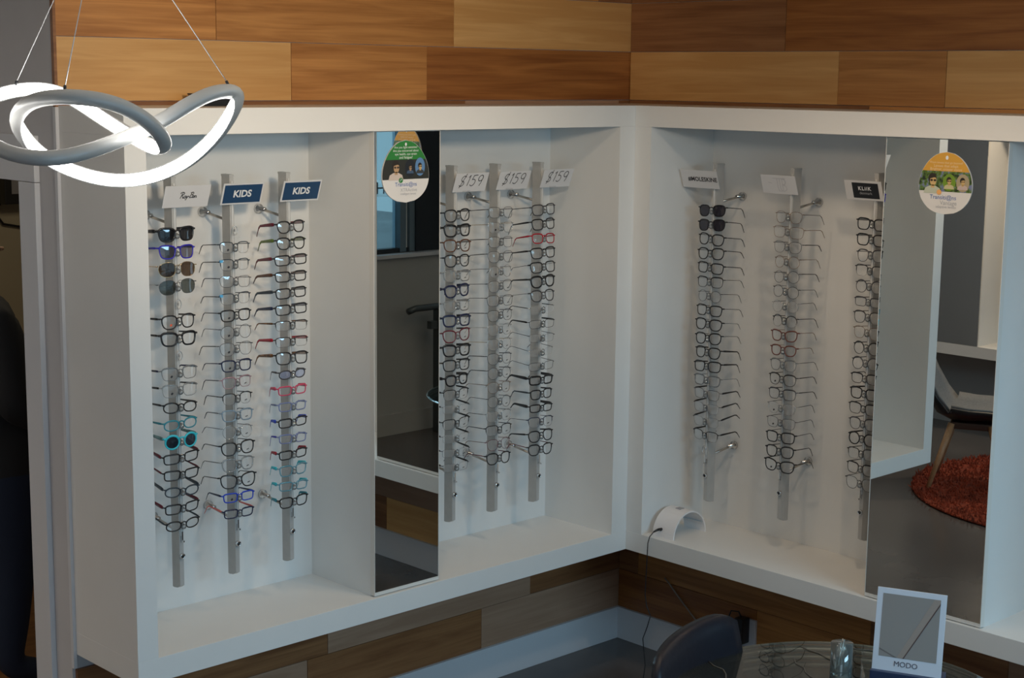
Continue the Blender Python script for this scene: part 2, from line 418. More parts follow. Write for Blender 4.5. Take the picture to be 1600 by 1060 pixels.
# third cabinet on the west wall, seen only in the wide mirror
tC = thing('display_cabinet', 'white display cabinet seen in the wide mirror behind the grey chair', 'cabinet', (XC, 0, 0))
def bxc(y0, y1, d0, d1, z0, z1): return MB().box(d0, d1, y0, y1, z0, z1)
DC = 0.36
obj('top_panel', bxc(-0.2, 2.3, 0, DC, ZI, ZT), WHITE, tC)
obj('bottom_shelf', bxc(-0.2, 2.3, 0, DC, ZB, ZS), WHITE, tC)
obj('side_panel', bxc(-0.2, -0.13, 0, DC, ZS, ZI), WHITE, tC)
obj('side_panel', bxc(2.23, 2.3, 0, DC, ZS, ZI), WHITE, tC)
obj('back_panel', bxc(-0.13, 2.23, 0.001, 0.012, ZS, ZI), WHITE, tC)
obj('mirror_column', bxc(1.035, 1.48, 0.012, DC - 0.02, ZS, ZI), WHITE, tC)
tm = thing('wall_mirror', 'dark grey mirror panel seen inside the wide mirror reflection', 'mirror', (XC, 0, 0))
obj('backing_board', bxc(1.03, 1.485, DC - 0.0195, DC - 0.004, ZS + .001, ZI - .001), principled('pale_mirror_edge', (0.7, 0.7, 0.7)), tm)
obj('mirror_glass', bxc(1.034, 1.481, DC - 0.004, DC, ZS + .004, ZI - .003), principled('dim_mirror', (0.62, 0.66, 0.68), 0.02, metal=1.0), tm)

# ------------------------------------------------------------------ eyewear rods
SLOT0, SLOT1, NSLOT = 1.857, 0.949, 18
def slot_z(i): return SLOT0 + (SLOT1 - SLOT0) * i / (NSLOT - 1)
hm = MB()
ring = [(0.0065*math.cos(a)*1.0, -0.0135, 0.0125*math.sin(a)) for a in [2*PI*k/14 for k in range(14)]]
hm.tube(ring, 0.0011, 5, closed=True)
hm.lathe([(0.002, -0.021), (0.006, -0.0185), (0.0085, -0.014), (0.009, -0.009), (0.006, -0.004), (0.003, 0.0)], 10, (0, 0, -0.006), 'y')
hm.box(-0.0012, 0.0012, -0.012, 0.0, -0.004, 0.004)
HOLDER_ME = hm.mesh('nose_holder'); HOLDER_ME.materials.append(HOLDER)
hr = MB().tube([(0.0085*math.cos(a), -0.012, 0.0145*math.sin(a)) for a in [2*PI*k/16 for k in range(16)]], 0.0016, 5, closed=True)
hr.box(-0.0012, 0.0012, -0.012, 0.0, -0.004, 0.004)
HOLDRING_ME = hr.mesh('nose_holder'); HOLDRING_ME.materials.append(principled('clear_ring_plastic', (0.55, 0.56, 0.56), 0.1, metal=0.4))

ROD_GROUP = 'eyewear rods on the cabinet backs'
def rod_meshes():
    bar = MB(); n = 8
    prof = [(-0.044, 0.748), (-0.028, 0.739), (-0.008, 0.736), (0.0, 0.737), (0.0, 2.024), (-0.044, 2.024)]   # (y, z) outline with a scooped foot
    vs = [(-0.0075, p[0], p[1]) for p in prof] + [(0.0075, p[0], p[1]) for p in prof]
    k = len(prof)
    vs = [(v[0], -v[1] - 0.044 if False else v[1], v[2]) for v in vs]
    bar.add(vs, [tuple(range(k)), tuple(range(2*k-1, k-1, -1))] + [(i, (i+1) % k, (i+1) % k + k, i + k) for i in range(k)])
    rail = MB().box(-0.003, 0.003, -0.0475, -0.0435, 0.96-0.05, 2.01)
    cap = MB().box(-0.0085, 0.0085, -0.045, 0.001, 2.0235, 2.030)
    st = MB().tube([(0, 0.003, 1.889), (0, 0.127, 1.905)], 0.0045, 8)
    fl = MB().lathe([(0.0, 0.126), (0.006, 0.124), (0.0075, 0.112), (0.010, 0.106), (0.0155, 0.102)][::-1], 14, (0, 0, 1.903), 'y')
    fl = MB().lathe([(0.007, 0.086), (0.0075, 0.112), (0.016, 0.1165), (0.016, 0.126)], 14, (0, 0, 1.903), 'y')
    lock = MB().lathe([(0.009, -0.044), (0.009, -0.052), (0.006, -0.053), (0.006, -0.050), (0.002, -0.050)], 12, (0.0, 0, 0.845), 'y')
    key = MB().lathe([(0.0045, -0.050), (0.0045, -0.0535), (0.001, -0.0535)], 8, (0, 0, 0.845), 'y')
    pin = MB().box(-0.002, 0.002, -0.052, -0.044, 0.895, 0.925).box(-0.002, 0.002, -0.060, -0.044, 0.892, 0.897)
    return [m.mesh(nm) for m, nm in ((bar, 'bar'), (rail, 'chrome_rail'), (cap, 'top_cap'), (st, 'standoff'), (fl, 'standoff_flange'), (lock, 'lock'), (key, 'lock_cylinder'), (pin, 'release_pin'))]
RM = rod_meshes()
for me_, mt_ in zip(RM, (SILVER, principled('bright_rail', (0.74, 0.74, 0.73), 0.28, metal=0.35), SILVER, NICKEL, CHROME, CHROME, BLACKP, CHROME)): me_.materials.append(mt_)
def make_rod(wall, pos, label, rings, loc=None, rotz=None):
    if loc is None:
        loc = (pos, -0.138, 0) if wall == 'A' else (-0.138, pos, 0)
        rotz = 0 if wall == 'A' else -PI/2
    t = thing('eyewear_rod', label, 'display rod', loc, rotz, ROD_GROUP)
    for nm, me_ in zip(('bar', 'chrome_rail', 'top_cap'), RM[:3]): link(nm, me_, None, t)
    for dz in (0.0, -0.965):
        s_ = link('standoff', RM[3], None, t, (0, 0, dz)); link('standoff_flange', RM[4], None, s_)
    lk = link('lock', RM[5], None, t); link('lock_cylinder', RM[6], None, lk)
    link('release_pin', RM[7], None, t)
    for i in range(NSLOT):
        link('nose_holder', HOLDRING_ME if i in rings else HOLDER_ME, None, t, (0, -0.0475, slot_z(i)))
    return t

# ------------------------------------------------------------------ glasses
def pcol(key):
    C_ = {
     'blk': ((0.010, 0.010, 0.012), .25, 0), 'char': ((0.05, 0.05, 0.055), .3, 0), 'nvy': ((0.012, 0.018, 0.06), .25, 0),
     'blue': ((0.015, 0.06, 0.55), .25, 0), 'vio': ((0.03, 0.02, 0.42), .25, 0), 'bgd': ((0.13, 0.012, 0.025), .25, 0), 'red': ((0.38, 0.008, 0.025), .25, 0),
     'pnk': ((0.60, 0.06, 0.13), .3, 0), 'cor': ((0.80, 0.16, 0.13), .35, 0), 'teal': ((0.02, 0.26, 0.34), .3, 0), 'tur': ((0.04, 0.58, 0.70), .35, 0),
     'brn': ((0.10, 0.035, 0.014), .25, 0), 'rbr': ((0.16, 0.05, 0.035), .3, 0), 'slt': ((0.03, 0.045, 0.06), .3, 0), 'grn': ((0.10, 0.16, 0.02), .3, 0),
     'gld': ((0.62, 0.46, 0.25), .25, 1), 'gun': ((0.10, 0.10, 0.11), .3, .8), 'slv': ((0.55, 0.55, 0.55), .25, 1), 'brz': ((0.24, 0.16, 0.11), .3, .7),
     'sky': ((0.10, 0.40, 0.72), .3, 0), 'amb': ((0.35, 0.13, 0.03), .3, 0)}
    T_ = {'clr': ((0.80, 0.82, 0.83), .25, (.62, .64, .65)), 'lil': ((0.55, 0.62, 0.88), .45, (.35, .42, .72)), 'aqu': ((0.45, 0.75, 0.86), .5, (.2, .5, .62)),
          'gry': ((0.50, 0.53, 0.55), .5, (.3, .32, .34)), 'rose': ((0.85, 0.62, 0.68), .45, (.65, .4, .46)), 'icy': ((0.62, 0.75, 0.86), .45, (.42, .56, .68))}
    if key == 'tort':
        m = principled('frame_tortoise', (0.16, 0.07, 0.025), 0.25, noise=0.85, nscale=140); return m
    if key == 'snk':
        m = principled('frame_snake_pattern', (0.13, 0.25, 0.26), 0.35, noise=0.9, nscale=220); return m
    if key in T_:
        a, dn, bd = T_[key]; return glassy('frame_clear_' + key, a, 0.25, 0.1, dn, bd)
    c, r, mtl = C_[key]
    return principled('frame_' + key, c, r, metal=mtl)
LENS = {
 'c': lambda: glassy('lens_clear', (0.97, 0.975, 0.98), 0.2, 0.02, 0.11, (0.85, 0.87, 0.88)),  # pale diffuse body paints in the whitish reflections on clear lenses
 'cb': lambda: glassy('lens_blue_reflection', (0.80, 0.84, 0.96), 0.8, 0.02, 0.25, (.5, .6, .95)),  # blue reflection put into the lens colour
 'dk': lambda: glassy('lens_black_tint', (0.035, 0.035, 0.04), 0.2, 0.03, 0.35, (.02, .02, .024)),
 'gr': lambda: glassy('lens_grey_tint', (0.24, 0.23, 0.28), 0.25, 0.03, 0.2, (.10, .10, .13)),
 'bn': lambda: glassy('lens_brown_tint', (0.15, 0.10, 0.065), 0.2, 0.03, 0.25, (.05, .032, .02)),
 'gn': lambda: glassy('lens_green_tint', (0.17, 0.19, 0.18), 0.2, 0.03, 0.3, (.06, .07, .066)),
 'pu': lambda: glassy('lens_purple_tint', (0.05, 0.045, 0.07), 0.2, 0.03, 0.4, (.03, .026, .042)),
 'bl': lambda: glassy('lens_slate_tint', (0.05, 0.07, 0.10), 0.2, 0.03, 0.45, (.025, .04, .06))}
SHP = {  # w, h, exponent, bottom taper, outer lift
 'rect': (0.0505, 0.0310, 4.2, 0.06, 0.000), 'sq': (0.0500, 0.0385, 3.4, 0.10, 0.0005), 'way': (0.0495, 0.0395, 3.2, 0.14, 0.0015),
 'rnd': (0.0450, 0.0425, 2.1, 0.0, 0.0), 'pan': (0.0480, 0.0410, 2.7, 0.13, 0.0005), 'ovl': (0.0480, 0.0310, 2.3, 0.0, 0.0),
 'avi': (0.0520, 0.0440, 2.4, 0.10, -0.002), 'cat': (0.0520, 0.0420, 2.8, 0.15, 0.003)}
K = 2.2                                  # wrap of the front
BR = 0.0095                              # half bridge
MC = {}
def lens_outline(shape, sc, n=26, side=1, grow=0.0):
    w, h, e, tp, lift = SHP[shape]; w *= sc; h *= sc
    cx = side * (BR * sc + w / 2); pts = []
    for k in range(n):
        a = 2*PI*k/n; c, s_ = math.cos(a), math.sin(a)
        x = (w/2 + grow) * math.copysign(abs(c) ** (2/e), c); z = (h/2 + grow) * math.copysign(abs(s_) ** (2/e), s_)
        x *= 1 + tp * z / (h/2)
        if shape == 'avi' and s_ < 0: x += side * -s_ * 0.003 * -1 if c * side < 0 else 0
        z += lift * (x * side) / (w/2) * (1 if s_ > 0 else 0.2)
        X = cx + x
        pts.append((X, K * X * X, z - 0.003))
    return pts
def front_mesh(shape, style, sc):
    key = ('f', shape, style, round(sc, 2))
    if key in MC: return MC[key]
    mb = MB(); w, h, e, tp, lift = SHP[shape]; w *= sc; h *= sc
    rad = {'K': 0.0024, 'M': 0.0017, 'T': 0.0008, 'W': 0.0011, 'H': 0.0013, 'R': 0.0004}[style]
    top = {'K': 0.35, 'M': 0.25, 'T': 0.1, 'W': 1.3, 'H': 0.2, 'R': 0.0}[style]
    for sd in (-1, 1):
        pts = lens_outline(shape, sc, side=sd)
        nn = len(pts); rr = [rad * (1 + top * max(0.0, math.sin(2*PI*k/nn))) for k in range(nn)]
        if style == 'H':
            rr = [rad * (1.0 if math.sin(2*PI*k/nn) > -0.05 else 0.28) for k in range(nn)]
        mb.tube(pts, rr, 6, closed=True, flat=1.0 if rad < 0.0012 else 1.25)
        # end piece
        xo = sd * (BR * sc + w * (1 + tp * 0.6)); zt = h * 0.30 - 0.003 + lift
        re = max(rad * 1.15, 0.0011)
        mb.tube([(xo - sd * 0.002, K*xo*xo - 0.0005, zt), (xo + sd * 0.0035, K*xo*xo + 0.001, zt), (xo + sd * 0.0045, K*xo*xo + 0.007, zt)], [re * 1.3, re * 1.3, re], 6)
    zb = h * 0.24 - 0.003; rb = max(rad * 1.1, 0.0010)
    bx_ = BR * sc + 0.0012
    mb.tube([(-bx_, K*bx_*bx_, zb - 0.001), (-bx_*0.5, -0.0015, zb + 0.0022), (0, -0.002, zb + 0.003), (bx_*0.5, -0.0015, zb + 0.0022), (bx_, K*bx_*bx_, zb - 0.001)], [rb*1.2, rb, rb, rb, rb*1.2], 6)
    MC[key] = mb.mesh('frame_front'); return MC[key]
def lens_mesh(shape, sc, side):
    key = ('l', shape, round(sc, 2), side)
    if key in MC: return MC[key]
    mb = MB(); pts = lens_outline(shape, sc, side=side, grow=-0.0004)
    cx = sum(p[0] for p in pts)/len(pts); cz = sum(p[2] for p in pts)/len(pts)
    vs = [(p[0], p[1] + 0.0004, p[2]) for p in pts]; n = len(pts)
    mid = [((p[0]+cx)/2, K*((p[0]+cx)/2)**2 - 0.0002, (p[2]+cz)/2) for p in pts]
    fs = [(k, (k+1) % n, (k+1) % n + n, k + n) for k in range(n)] + [(k + n, (k+1) % n + n, 2*n) for k in range(n)]
    mb.add(vs + mid + [(cx, K*cx*cx - 0.0005, cz)], fs, True)
    MC[key] = mb.mesh('lens'); return MC[key]
def temple_mesh(shape, thick, sc, side, drop, short=1.0):
    key = ('t', shape, thick, round(sc, 2), side, drop, short)
    if key in MC: return MC[key]
    w, h, e, tp, lift = SHP[shape]; w *= sc; h *= sc
    xo = side * (BR * sc + w * (1 + tp * 0.6) + 0.0045); y0 = K*xo*xo + 0.006; z0 = h * 0.30 - 0.003 + lift
    ln = 0.086 * sc * short; tip = 0.034 * sc * short
    hh = {'K': (0.0068, 0.0044, 0.0042), 'M': (0.0040, 0.0024, 0.0032), 'T': (0.0012, 0.0010, 0.0017), 'D': (0.0018, 0.0014, 0.0022)}[thick]
    pts = [(xo, y0, z0), (xo, y0 + ln*0.15, z0), (xo - side*0.002, y0 + ln*0.6, z0 - 0.001), (xo - side*0.004, y0 + ln, z0 - 0.002),
           (xo - side*0.005, y0 + ln + tip*0.35, z0 - 0.008 * drop), (xo - side*0.007, y0 + ln + tip*0.9, z0 - 0.030 * drop)]
    rr = [hh[0]*0.8, hh[0], (hh[0]+hh[1])/2, hh[1], hh[2], hh[2]*0.75]
    mb = MB(); vs = []; fs = []; n = 6
    flat = 0.36 if thick in 'KM' else 0.9
    for (p, r) in zip(pts, rr):
        for k in range(n):
            a = 2*PI*k/n; vs.append((p[0] + math.cos(a)*r*flat*0.9, p[1], p[2] + math.sin(a)*r))
    # last two rings turn with the tip
    for i in range(len(pts)-1):
        for k in range(n): l = (k+1) % n; fs.append((i*n+k, i*n+l, (i+1)*n+l, (i+1)*n+k))
    fs += [tuple(range(n)), tuple((len(pts)-1)*n + k for k in range(n))]
    mb.add(vs, fs, True)
    MC[key] = mb.mesh('temple'); return MC[key]
STICK = MB().slab([(0.0035*math.cos(a) - 0.002*math.sin(a), 0.0022*math.sin(a)*1.2 + 0.0025*math.cos(a)) for a in [2*PI*k/10 for k in range(10)]], -0.0006, 0.0).mesh('lens_sticker')
ACC = MB().box(-0.003, 0.008, -0.0015, 0.003, -0.006, 0.002).mesh('corner_accent')
DASH = MB().box(-0.0048, 0.0048, -0.0006, 0, -0.0013, 0.0013).mesh('lens_sticker')

def glasses(desc, cat, shape, style, rim, temple, lens, pitch, ext, loc, rotz, where, group):
    kid = 0.90 if 'k' in ext else (1.06 if 'L' in ext else 1.0)
    t = thing('sunglasses' if cat == 'sunglasses' else 'eyeglasses', f'{desc}, {where}', cat, loc, 0, group)
    roll = math.radians(random.uniform(-2.0, 2.0)); yaw = math.radians(random.uniform(-3.5, 3.5))
    t.rotation_euler = (Matrix.Rotation(rotz + yaw, 3, 'Z') @ Matrix.Rotation(roll, 3, 'Y') @ Matrix.Rotation(math.radians(pitch), 3, 'X')).to_euler()
    fm = pcol(rim)
    def lk(nm, me_, mt, par):
        o = bpy.data.objects.new(nm, me_); COL.objects.link(o); o.parent = par
        if len(me_.materials) == 0: me_.materials.append(None)
        o.material_slots[0].link = 'OBJECT'; o.material_slots[0].material = mt
        return o
    lk('frame_front', front_mesh(shape, style, kid), fm, t)
    th = {'K': 'K', 'M': 'M', 'T': 'T', 'W': 'D', 'H': 'D', 'R': 'T'}[style]
    short = '-' in ext
    for e_ in ext:
        if e_ in 'KMTD' : th = e_
    drop = random.choice((0.8, 1.0, 1.0, 1.15))
    for sd in (-1, 1):
        lk('temple', temple_mesh(shape, th, kid, sd, drop, 0.42 if short else 1.0), pcol(temple), t)
        lo = lk('lens', lens_mesh(shape, kid, sd), LENS[lens](), t)
    if 'b' in ext:
        w, h = SHP[shape][0] * kid, SHP[shape][1] * kid; X = -(BR * kid + w)
        o = lk('corner_accent', ACC, pcol('sky'), t); o.location = (X, K*X*X - 0.001, h*0.33)
    if 's' in ext or 'o' in ext or 'd' in ext:
        w, h = SHP[shape][0] * kid, SHP[shape][1] * kid
        sd = 1 if 'd' in ext else -1
        X = sd * (BR * kid + w * (0.5 if sd > 0 else 0.42))
        o = lk('lens_sticker', DASH if 'd' in ext else STICK, principled('orange_sticker', (0.75, 0.10, 0.03), .6) if 'o' in ext else INK, t)
        o.location = (X, K*X*X - 0.0006, -h*0.28); o.rotation_euler = (0, math.radians(-14 if 'd' in ext else 0), sd * 0.14)
    return t

RODS = [
 ('A', -2.234, 'silver rod below the white script-lettered sign', 'under the white script-lettered sign', [
  ('black sunglasses', 'way', 'K', 'blk', 'blk', 'dk', -3, ''), ('violet-blue framed sunglasses', 'way', 'M', 'vio', 'vio', 'gr', -4, ''),
  ('gold aviator sunglasses with brown lenses', 'avi', 'T', 'gld', 'gld', 'bn', -3, 'T'), ('aviator sunglasses with grey-green lenses', 'avi', 'T', 'gun', 'slv', 'gn', -3, 'T'), None,
  ('black glasses with an orange lens sticker', 'pan', 'M', 'blk', 'blk', 'c', -3, 'oM'), ('thick black square glasses', 'way', 'K', 'blk', 'blk', 'c', -3, 'M'), None,
  ('grey-blue glasses with navy temples', 'sq', 'W', 'gry', 'nvy', 'c', -4, 'sM'), ('clear glasses with black temples', 'sq', 'W', 'clr', 'blk', 'c', -4, 'sM'),
  ('black oval glasses', 'ovl', 'M', 'blk', 'blk', 'c', -2, ''), ('teal oval glasses', 'ovl', 'M', 'teal', 'teal', 'c', -2, ''),
  ('round turquoise sunglasses with dark lenses', 'rnd', 'K', 'tur', 'snk', 'bl', 1, 'K'), ('black and burgundy oblong glasses', 'rect', 'M', 'blk', 'bgd', 'c', 7, 'K'),
  ('burgundy-edged black narrow glasses', 'rect', 'M', 'blk', 'bgd', 'c', 9, 'M'), ('slate narrow glasses', 'ovl', 'M', 'slt', 'slt', 'c', 8, 'K'),
  ('black oblong glasses with burgundy temples', 'rect', 'M', 'blk', 'bgd', 'c', 9, 'K'), ('black oblong glasses with grey temples', 'ovl', 'M', 'blk', 'slt', 'c', 9, 'M')]),
 ('A', -2.026, 'silver rod below the left of the two blue KIDS signs', 'under the left KIDS sign', [
  None, ('dark half-rim glasses with a blue edge', 'sq', 'H', 'slt', 'blk', 'c', -4, 'sk'), ('half-rim glasses with bright blue corner', 'sq', 'H', 'slt', 'blk', 'c', -4, 'sbk'),
  ('grey metal glasses with blue temple tips', 'sq', 'T', 'gun', 'gun', 'c', -4, 'Dk'), ('half-rim glasses in blue and black', 'sq', 'H', 'slt', 'blk', 'c', -4, 'bk'),
  ('black square metal glasses', 'sq', 'M', 'blk', 'gun', 'c', -4, 'skD'), ('thin round grey metal glasses', 'rnd', 'T', 'gun', 'gun', 'c', -4, 's'),
  ('thin panto grey metal glasses', 'pan', 'T', 'gun', 'blk', 'c', -6, 'sD'), ('navy square glasses', 'sq', 'M', 'nvy', 'nvy', 'c', -6, 'skD'),
  ('translucent pink glasses with dark temples', 'sq', 'W', 'rose', 'gun', 'c', -5, 'dk'), ('fine black panto glasses', 'pan', 'H', 'blk', 'blk', 'c', -4, 'dk'),
  ('translucent icy blue glasses', 'sq', 'M', 'icy', 'slt', 'c', -5, 'dkD'), ('thin silver round glasses', 'rnd', 'T', 'slv', 'gun', 'c', -4, 'd'),
  ('black round-cornered glasses', 'pan', 'M', 'blk', 'blk', 'c', -4, 'dD'), ('clear translucent glasses', 'pan', 'M', 'clr', 'clr', 'c', -5, 'dD'),
  ('black cat-eye glasses', 'cat', 'M', 'blk', 'blk', 'c', -6, 'dD'), ('bright blue rectangular glasses', 'rect', 'M', 'blue', 'nvy', 'c', -2, 'sk'),
  ('navy glasses with coral temples', 'rect', 'M', 'nvy', 'cor', 'c', 4, 'k')]),
 ('A', -1.811, 'silver rod below the right of the two blue KIDS signs', 'under the right KIDS sign', [
  ('black round glasses with burgundy temples', 'pan', 'M', 'blk', 'bgd', 'c', -6, 'Kk'), ('black round glasses with a green brow', 'pan', 'M', 'blk', 'grn', 'c', -6, 'Kk'),
  ('black rectangular glasses with maroon temples', 'rect', 'M', 'blk', 'bgd', 'c', -7, 'K'), ('black rectangular glasses with brown temples', 'rect', 'M', 'blk', 'brn', 'c', -7, 'K'),
  ('black rectangular glasses with slate temples', 'rect', 'M', 'blk', 'slt', 'c', -7, 'K'), ('black rectangular glasses with navy temples', 'rect', 'M', 'blk', 'nvy', 'c', -7, 'K'),
  ('half-rim glasses with tortoiseshell temples', 'rect', 'H', 'blk', 'tort', 'c', -5, 'M'), ('half-rim glasses with red temples', 'rect', 'H', 'blk', 'red', 'c', -6, 'K'),
  ('tortoiseshell and black rectangular glasses', 'sq', 'M', 'blk', 'tort', 'c', -7, 'K'), ('small grey oval glasses with bluish lenses', 'ovl', 'M', 'char', 'char', 'cb', 1, 'k-'),
  ('pinkish red rectangular glasses', 'rect', 'M', 'pnk', 'pnk', 'c', 0, 'Kk-'), ('pale lilac translucent glasses', 'rect', 'M', 'lil', 'lil', 'c', -2, 'k-'),
  ('black glasses with royal blue temples', 'rect', 'M', 'blk', 'blue', 'c', 0, 'Kk-'), ('lilac-blue see-through glasses', 'rect', 'M', 'lil', 'vio', 'c', -2, 'k-'),
  ('black glasses with red temples', 'rect', 'M', 'blk', 'red', 'c', 2, 'Kk-'), ('bright turquoise glasses', 'sq', 'M', 'aqu', 'tur', 'c', 2, 'Kk-'),
  ('aqua glasses with teal temples', 'rect', 'M', 'aqu', 'tur', 'c', 1, 'Kk-'), ('black glasses with teal temples', 'sq', 'M', 'blk', 'teal', 'c', 3, 'Kk-')]),
 ('A', -1.094, 'silver rod below the left $159 sign, beside the narrow mirror', 'under the left $159 sign', [
  ('black panto glasses', 'pan', 'M', 'blk', 'blk', 'c', -5, ''), ('thick black square glasses', 'way', 'K', 'blk', 'blk', 'c', -5, 'd'),
  ('dark glasses with a brown tinge', 'pan', 'M', 'brn', 'blk', 'c', -5, 'd'), ('fine black rounded glasses', 'pan', 'M', 'blk', 'gun', 'c', -5, 'dD'),
  ('clear transparent glasses', 'sq', 'M', 'clr', 'clr', 'c', -4, 'd'), ('navy-black glasses', 'pan', 'K', 'nvy', 'nvy', 'c', -5, 'd'), ('clear transparent glasses with dark sticker', 'sq', 'M', 'clr', 'clr', 'c', -4, 'd'),
  ('black square glasses with navy sheen', 'sq', 'K', 'nvy', 'blk', 'c', -5, 'd'), ('black and wine-red glasses', 'cat', 'M', 'bgd', 'blk', 'c', -5, 'd'), ('glossy black square glasses', 'way', 'K', 'blk', 'blk', 'c', -5, 'd'),
  ('black glasses with deep lenses', 'sq', 'M', 'blk', 'blk', 'c', -5, 'd'), ('small thick black glasses', 'pan', 'K', 'blk', 'blk', 'c', -4, 'dk'), ('black half-rim glasses', 'sq', 'H', 'blk', 'blk', 'c', 2, 'dM'),
  ('rimless glasses with dark temples', 'rect', 'R', 'slv', 'blk', 'c', 6, 'dM'), ('fine half-rim glasses', 'sq', 'H', 'blk', 'blk', 'c', 5, 'dM'), ('rimless glasses with black temples', 'rect', 'R', 'slv', 'blk', 'c', 6, 'dM'),
  ('rimless glasses with raised temples', 'rect', 'R', 'gun', 'blk', 'c', 7, 'dM'), ('lowest rimless glasses', 'rect', 'R', 'gun', 'blk', 'c', 7, 'dM')]),
 ('A', -0.884, 'silver rod below the middle $159 sign', 'under the middle $159 sign', [
  ('square gunmetal glasses', 'sq', 'T', 'gun', 'blk', 'c', -5, 'D'), ('pale silver glasses', 'sq', 'T', 'slv', 'gld', 'c', -4, 's'), ('thin dark square glasses', 'sq', 'T', 'gun', 'blk', 'c', -5, 'D'),
  ('thin dark round glasses', 'pan', 'T', 'gun', 'blk', 'c', -7, 'D'), ('grey round metal glasses', 'rnd', 'T', 'slv', 'gun', 'c', -5, 's'), ('grey panto metal glasses', 'pan', 'T', 'gun', 'gun', 'c', -5, 'd'),
  ('thin black square glasses', 'sq', 'T', 'blk', 'gun', 'c', -5, 'd'), ('thin black round glasses', 'pan', 'T', 'blk', 'gun', 'c', -5, 'dD'), ('thin silver panto glasses', 'pan', 'T', 'slv', 'slv', 'c', -5, 'd'),
  ('pale thin metal glasses', 'pan', 'T', 'slv', 'gld', 'c', -5, 'd'), ('dark wire panto glasses', 'pan', 'T', 'gun', 'blk', 'c', -5, 'dD'), ('dark wire round glasses', 'rnd', 'T', 'gun', 'blk', 'c', -5, 'dD'),
  ('bronze wire glasses', 'pan', 'T', 'brz', 'brz', 'c', -3, 'd'), ('round wire glasses', 'rnd', 'T', 'gun', 'gun', 'c', -3, 'd'), ('pale silver glasses with dark temples', 'sq', 'T', 'slv', 'blk', 'c', -4, 'd'),
  ('dark half-rim glasses', 'sq', 'H', 'blk', 'gun', 'c', -3, 'd'), ('purplish wire glasses', 'pan', 'T', 'bgd', 'brz', 'c', -4, ''), ('black panto glasses with pinkish temples', 'pan', 'M', 'blk', 'bgd', 'c', -2, 'D')]),
 ('A', -0.667, 'silver rod below the right $159 sign', 'under the right $159 sign', [
  ('dark square glasses', 'sq', 'M', 'char', 'blk', 'c', -6, 'D'), ('black square glasses with heavy temples', 'sq', 'M', 'blk', 'blk', 'c', -9, ''), ('bright red rectangular glasses', 'sq', 'M', 'red', 'red', 'c', -9, 'Mk'),
  ('black square glasses', 'sq', 'M', 'blk', 'blk', 'c', -8, ''), ('black square glasses with thin temples', 'sq', 'M', 'blk', 'gun', 'c', -10, 'T'), ('thick black round glasses', 'pan', 'K', 'blk', 'blk', 'c', -6, 'M'),
  ('dark grey panto glasses', 'pan', 'M', 'char', 'gry', 'c', -9, 'T'), ('rimless rectangular glasses', 'rect', 'R', 'slv', 'blk', 'c', 1, 'D'), ('fine black rectangular glasses', 'rect', 'T', 'blk', 'blk', 'c', 0, 'M'),
  ('rimless glasses with wire temples', 'rect', 'R', 'gun', 'gun', 'c', 3, 'T'), ('frameless pale glasses', 'rect', 'R', 'slv', 'gun', 'c', 6, 'T'), ('fine grey wire glasses', 'rect', 'T', 'gun', 'gun', 'c', 4, ''),
  ('thick black rectangular glasses', 'rect', 'K', 'blk', 'blk', 'c', 2, ''), ('black rectangular glasses with tapered temples', 'sq', 'M', 'blk', 'slt', 'c', -2, 'k'), ('narrow black glasses', 'rect', 'M', 'blk', 'blk', 'c', 1, 'Kk'),
  ('navy half-rim glasses', 'sq', 'H', 'nvy', 'gun', 'c', -4, 'dT'), ('large black round glasses', 'pan', 'M', 'blk', 'blk', 'c', -7, ''), ('black glasses with reddish temples', 'pan', 'M', 'blk', 'bgd', 'c', 0, 'D')]),
 ('B', -0.603, 'silver rod below the white sign with black capital letters', 'under the white capital-lettered sign', [
  ('dark-lensed black sunglasses', 'pan', 'M', 'blk', 'blk', 'pu', -4, 'D'), ('sunglasses with purplish black lenses', 'pan', 'M', 'blk', 'blk', 'pu', -5, 'D'), ('black round metal glasses', 'pan', 'M', 'blk', 'blk', 'c', -5, 'D'),
  ('black round glasses with amber tips', 'pan', 'M', 'blk', 'blk', 'c', -5, 'D'), ('wide black square glasses', 'sq', 'M', 'blk', 'blk', 'c', -5, 'D'), ('black browline glasses', 'sq', 'W', 'blk', 'gun', 'c', -4, 'T'),
  ('thin grey round glasses', 'rnd', 'T', 'gun', 'gun', 'c', -4, ''), ('black square glasses', 'sq', 'M', 'blk', 'blk', 'c', -5, 'T'), ('black panto glasses with grey temples', 'pan', 'M', 'blk', 'gry', 'c', -6, 'T'),
  ('black panto glasses', 'pan', 'M', 'blk', 'blk', 'c', -5, 'T'), ('heavy black panto glasses', 'pan', 'M', 'blk', 'blk', 'c', -6, ''), ('black rounded glasses with thick temples', 'sq', 'M', 'blk', 'blk', 'c', -5, ''),
  ('translucent grey glasses', 'sq', 'M', 'gry', 'gry', 'c', -4, 'T'), ('grey browline glasses with black temples', 'sq', 'T', 'gun', 'blk', 'c', 0, 'M'), ('rimless glasses with black temples', 'sq', 'R', 'gun', 'blk', 'c', 4, 'M'),
  ('half-rim glasses with raised black temples', 'sq', 'R', 'gun', 'blk', 'c', 7, 'M'), ('black half-rim glasses', 'sq', 'H', 'blk', 'blk', 'c', 2, 'M'), None]),
 ('B', -0.953, 'silver rod below the white sign with a pale monogram', 'under the pale monogram sign', [
  ('thin bronze round glasses', 'pan', 'T', 'brz', 'blk', 'c', -3, ''), ('rose-brown wire glasses', 'sq', 'T', 'brz', 'brz', 'c', -2, 'L'), ('black wire round glasses', 'pan', 'T', 'gun', 'blk', 'c', -3, 'D'),
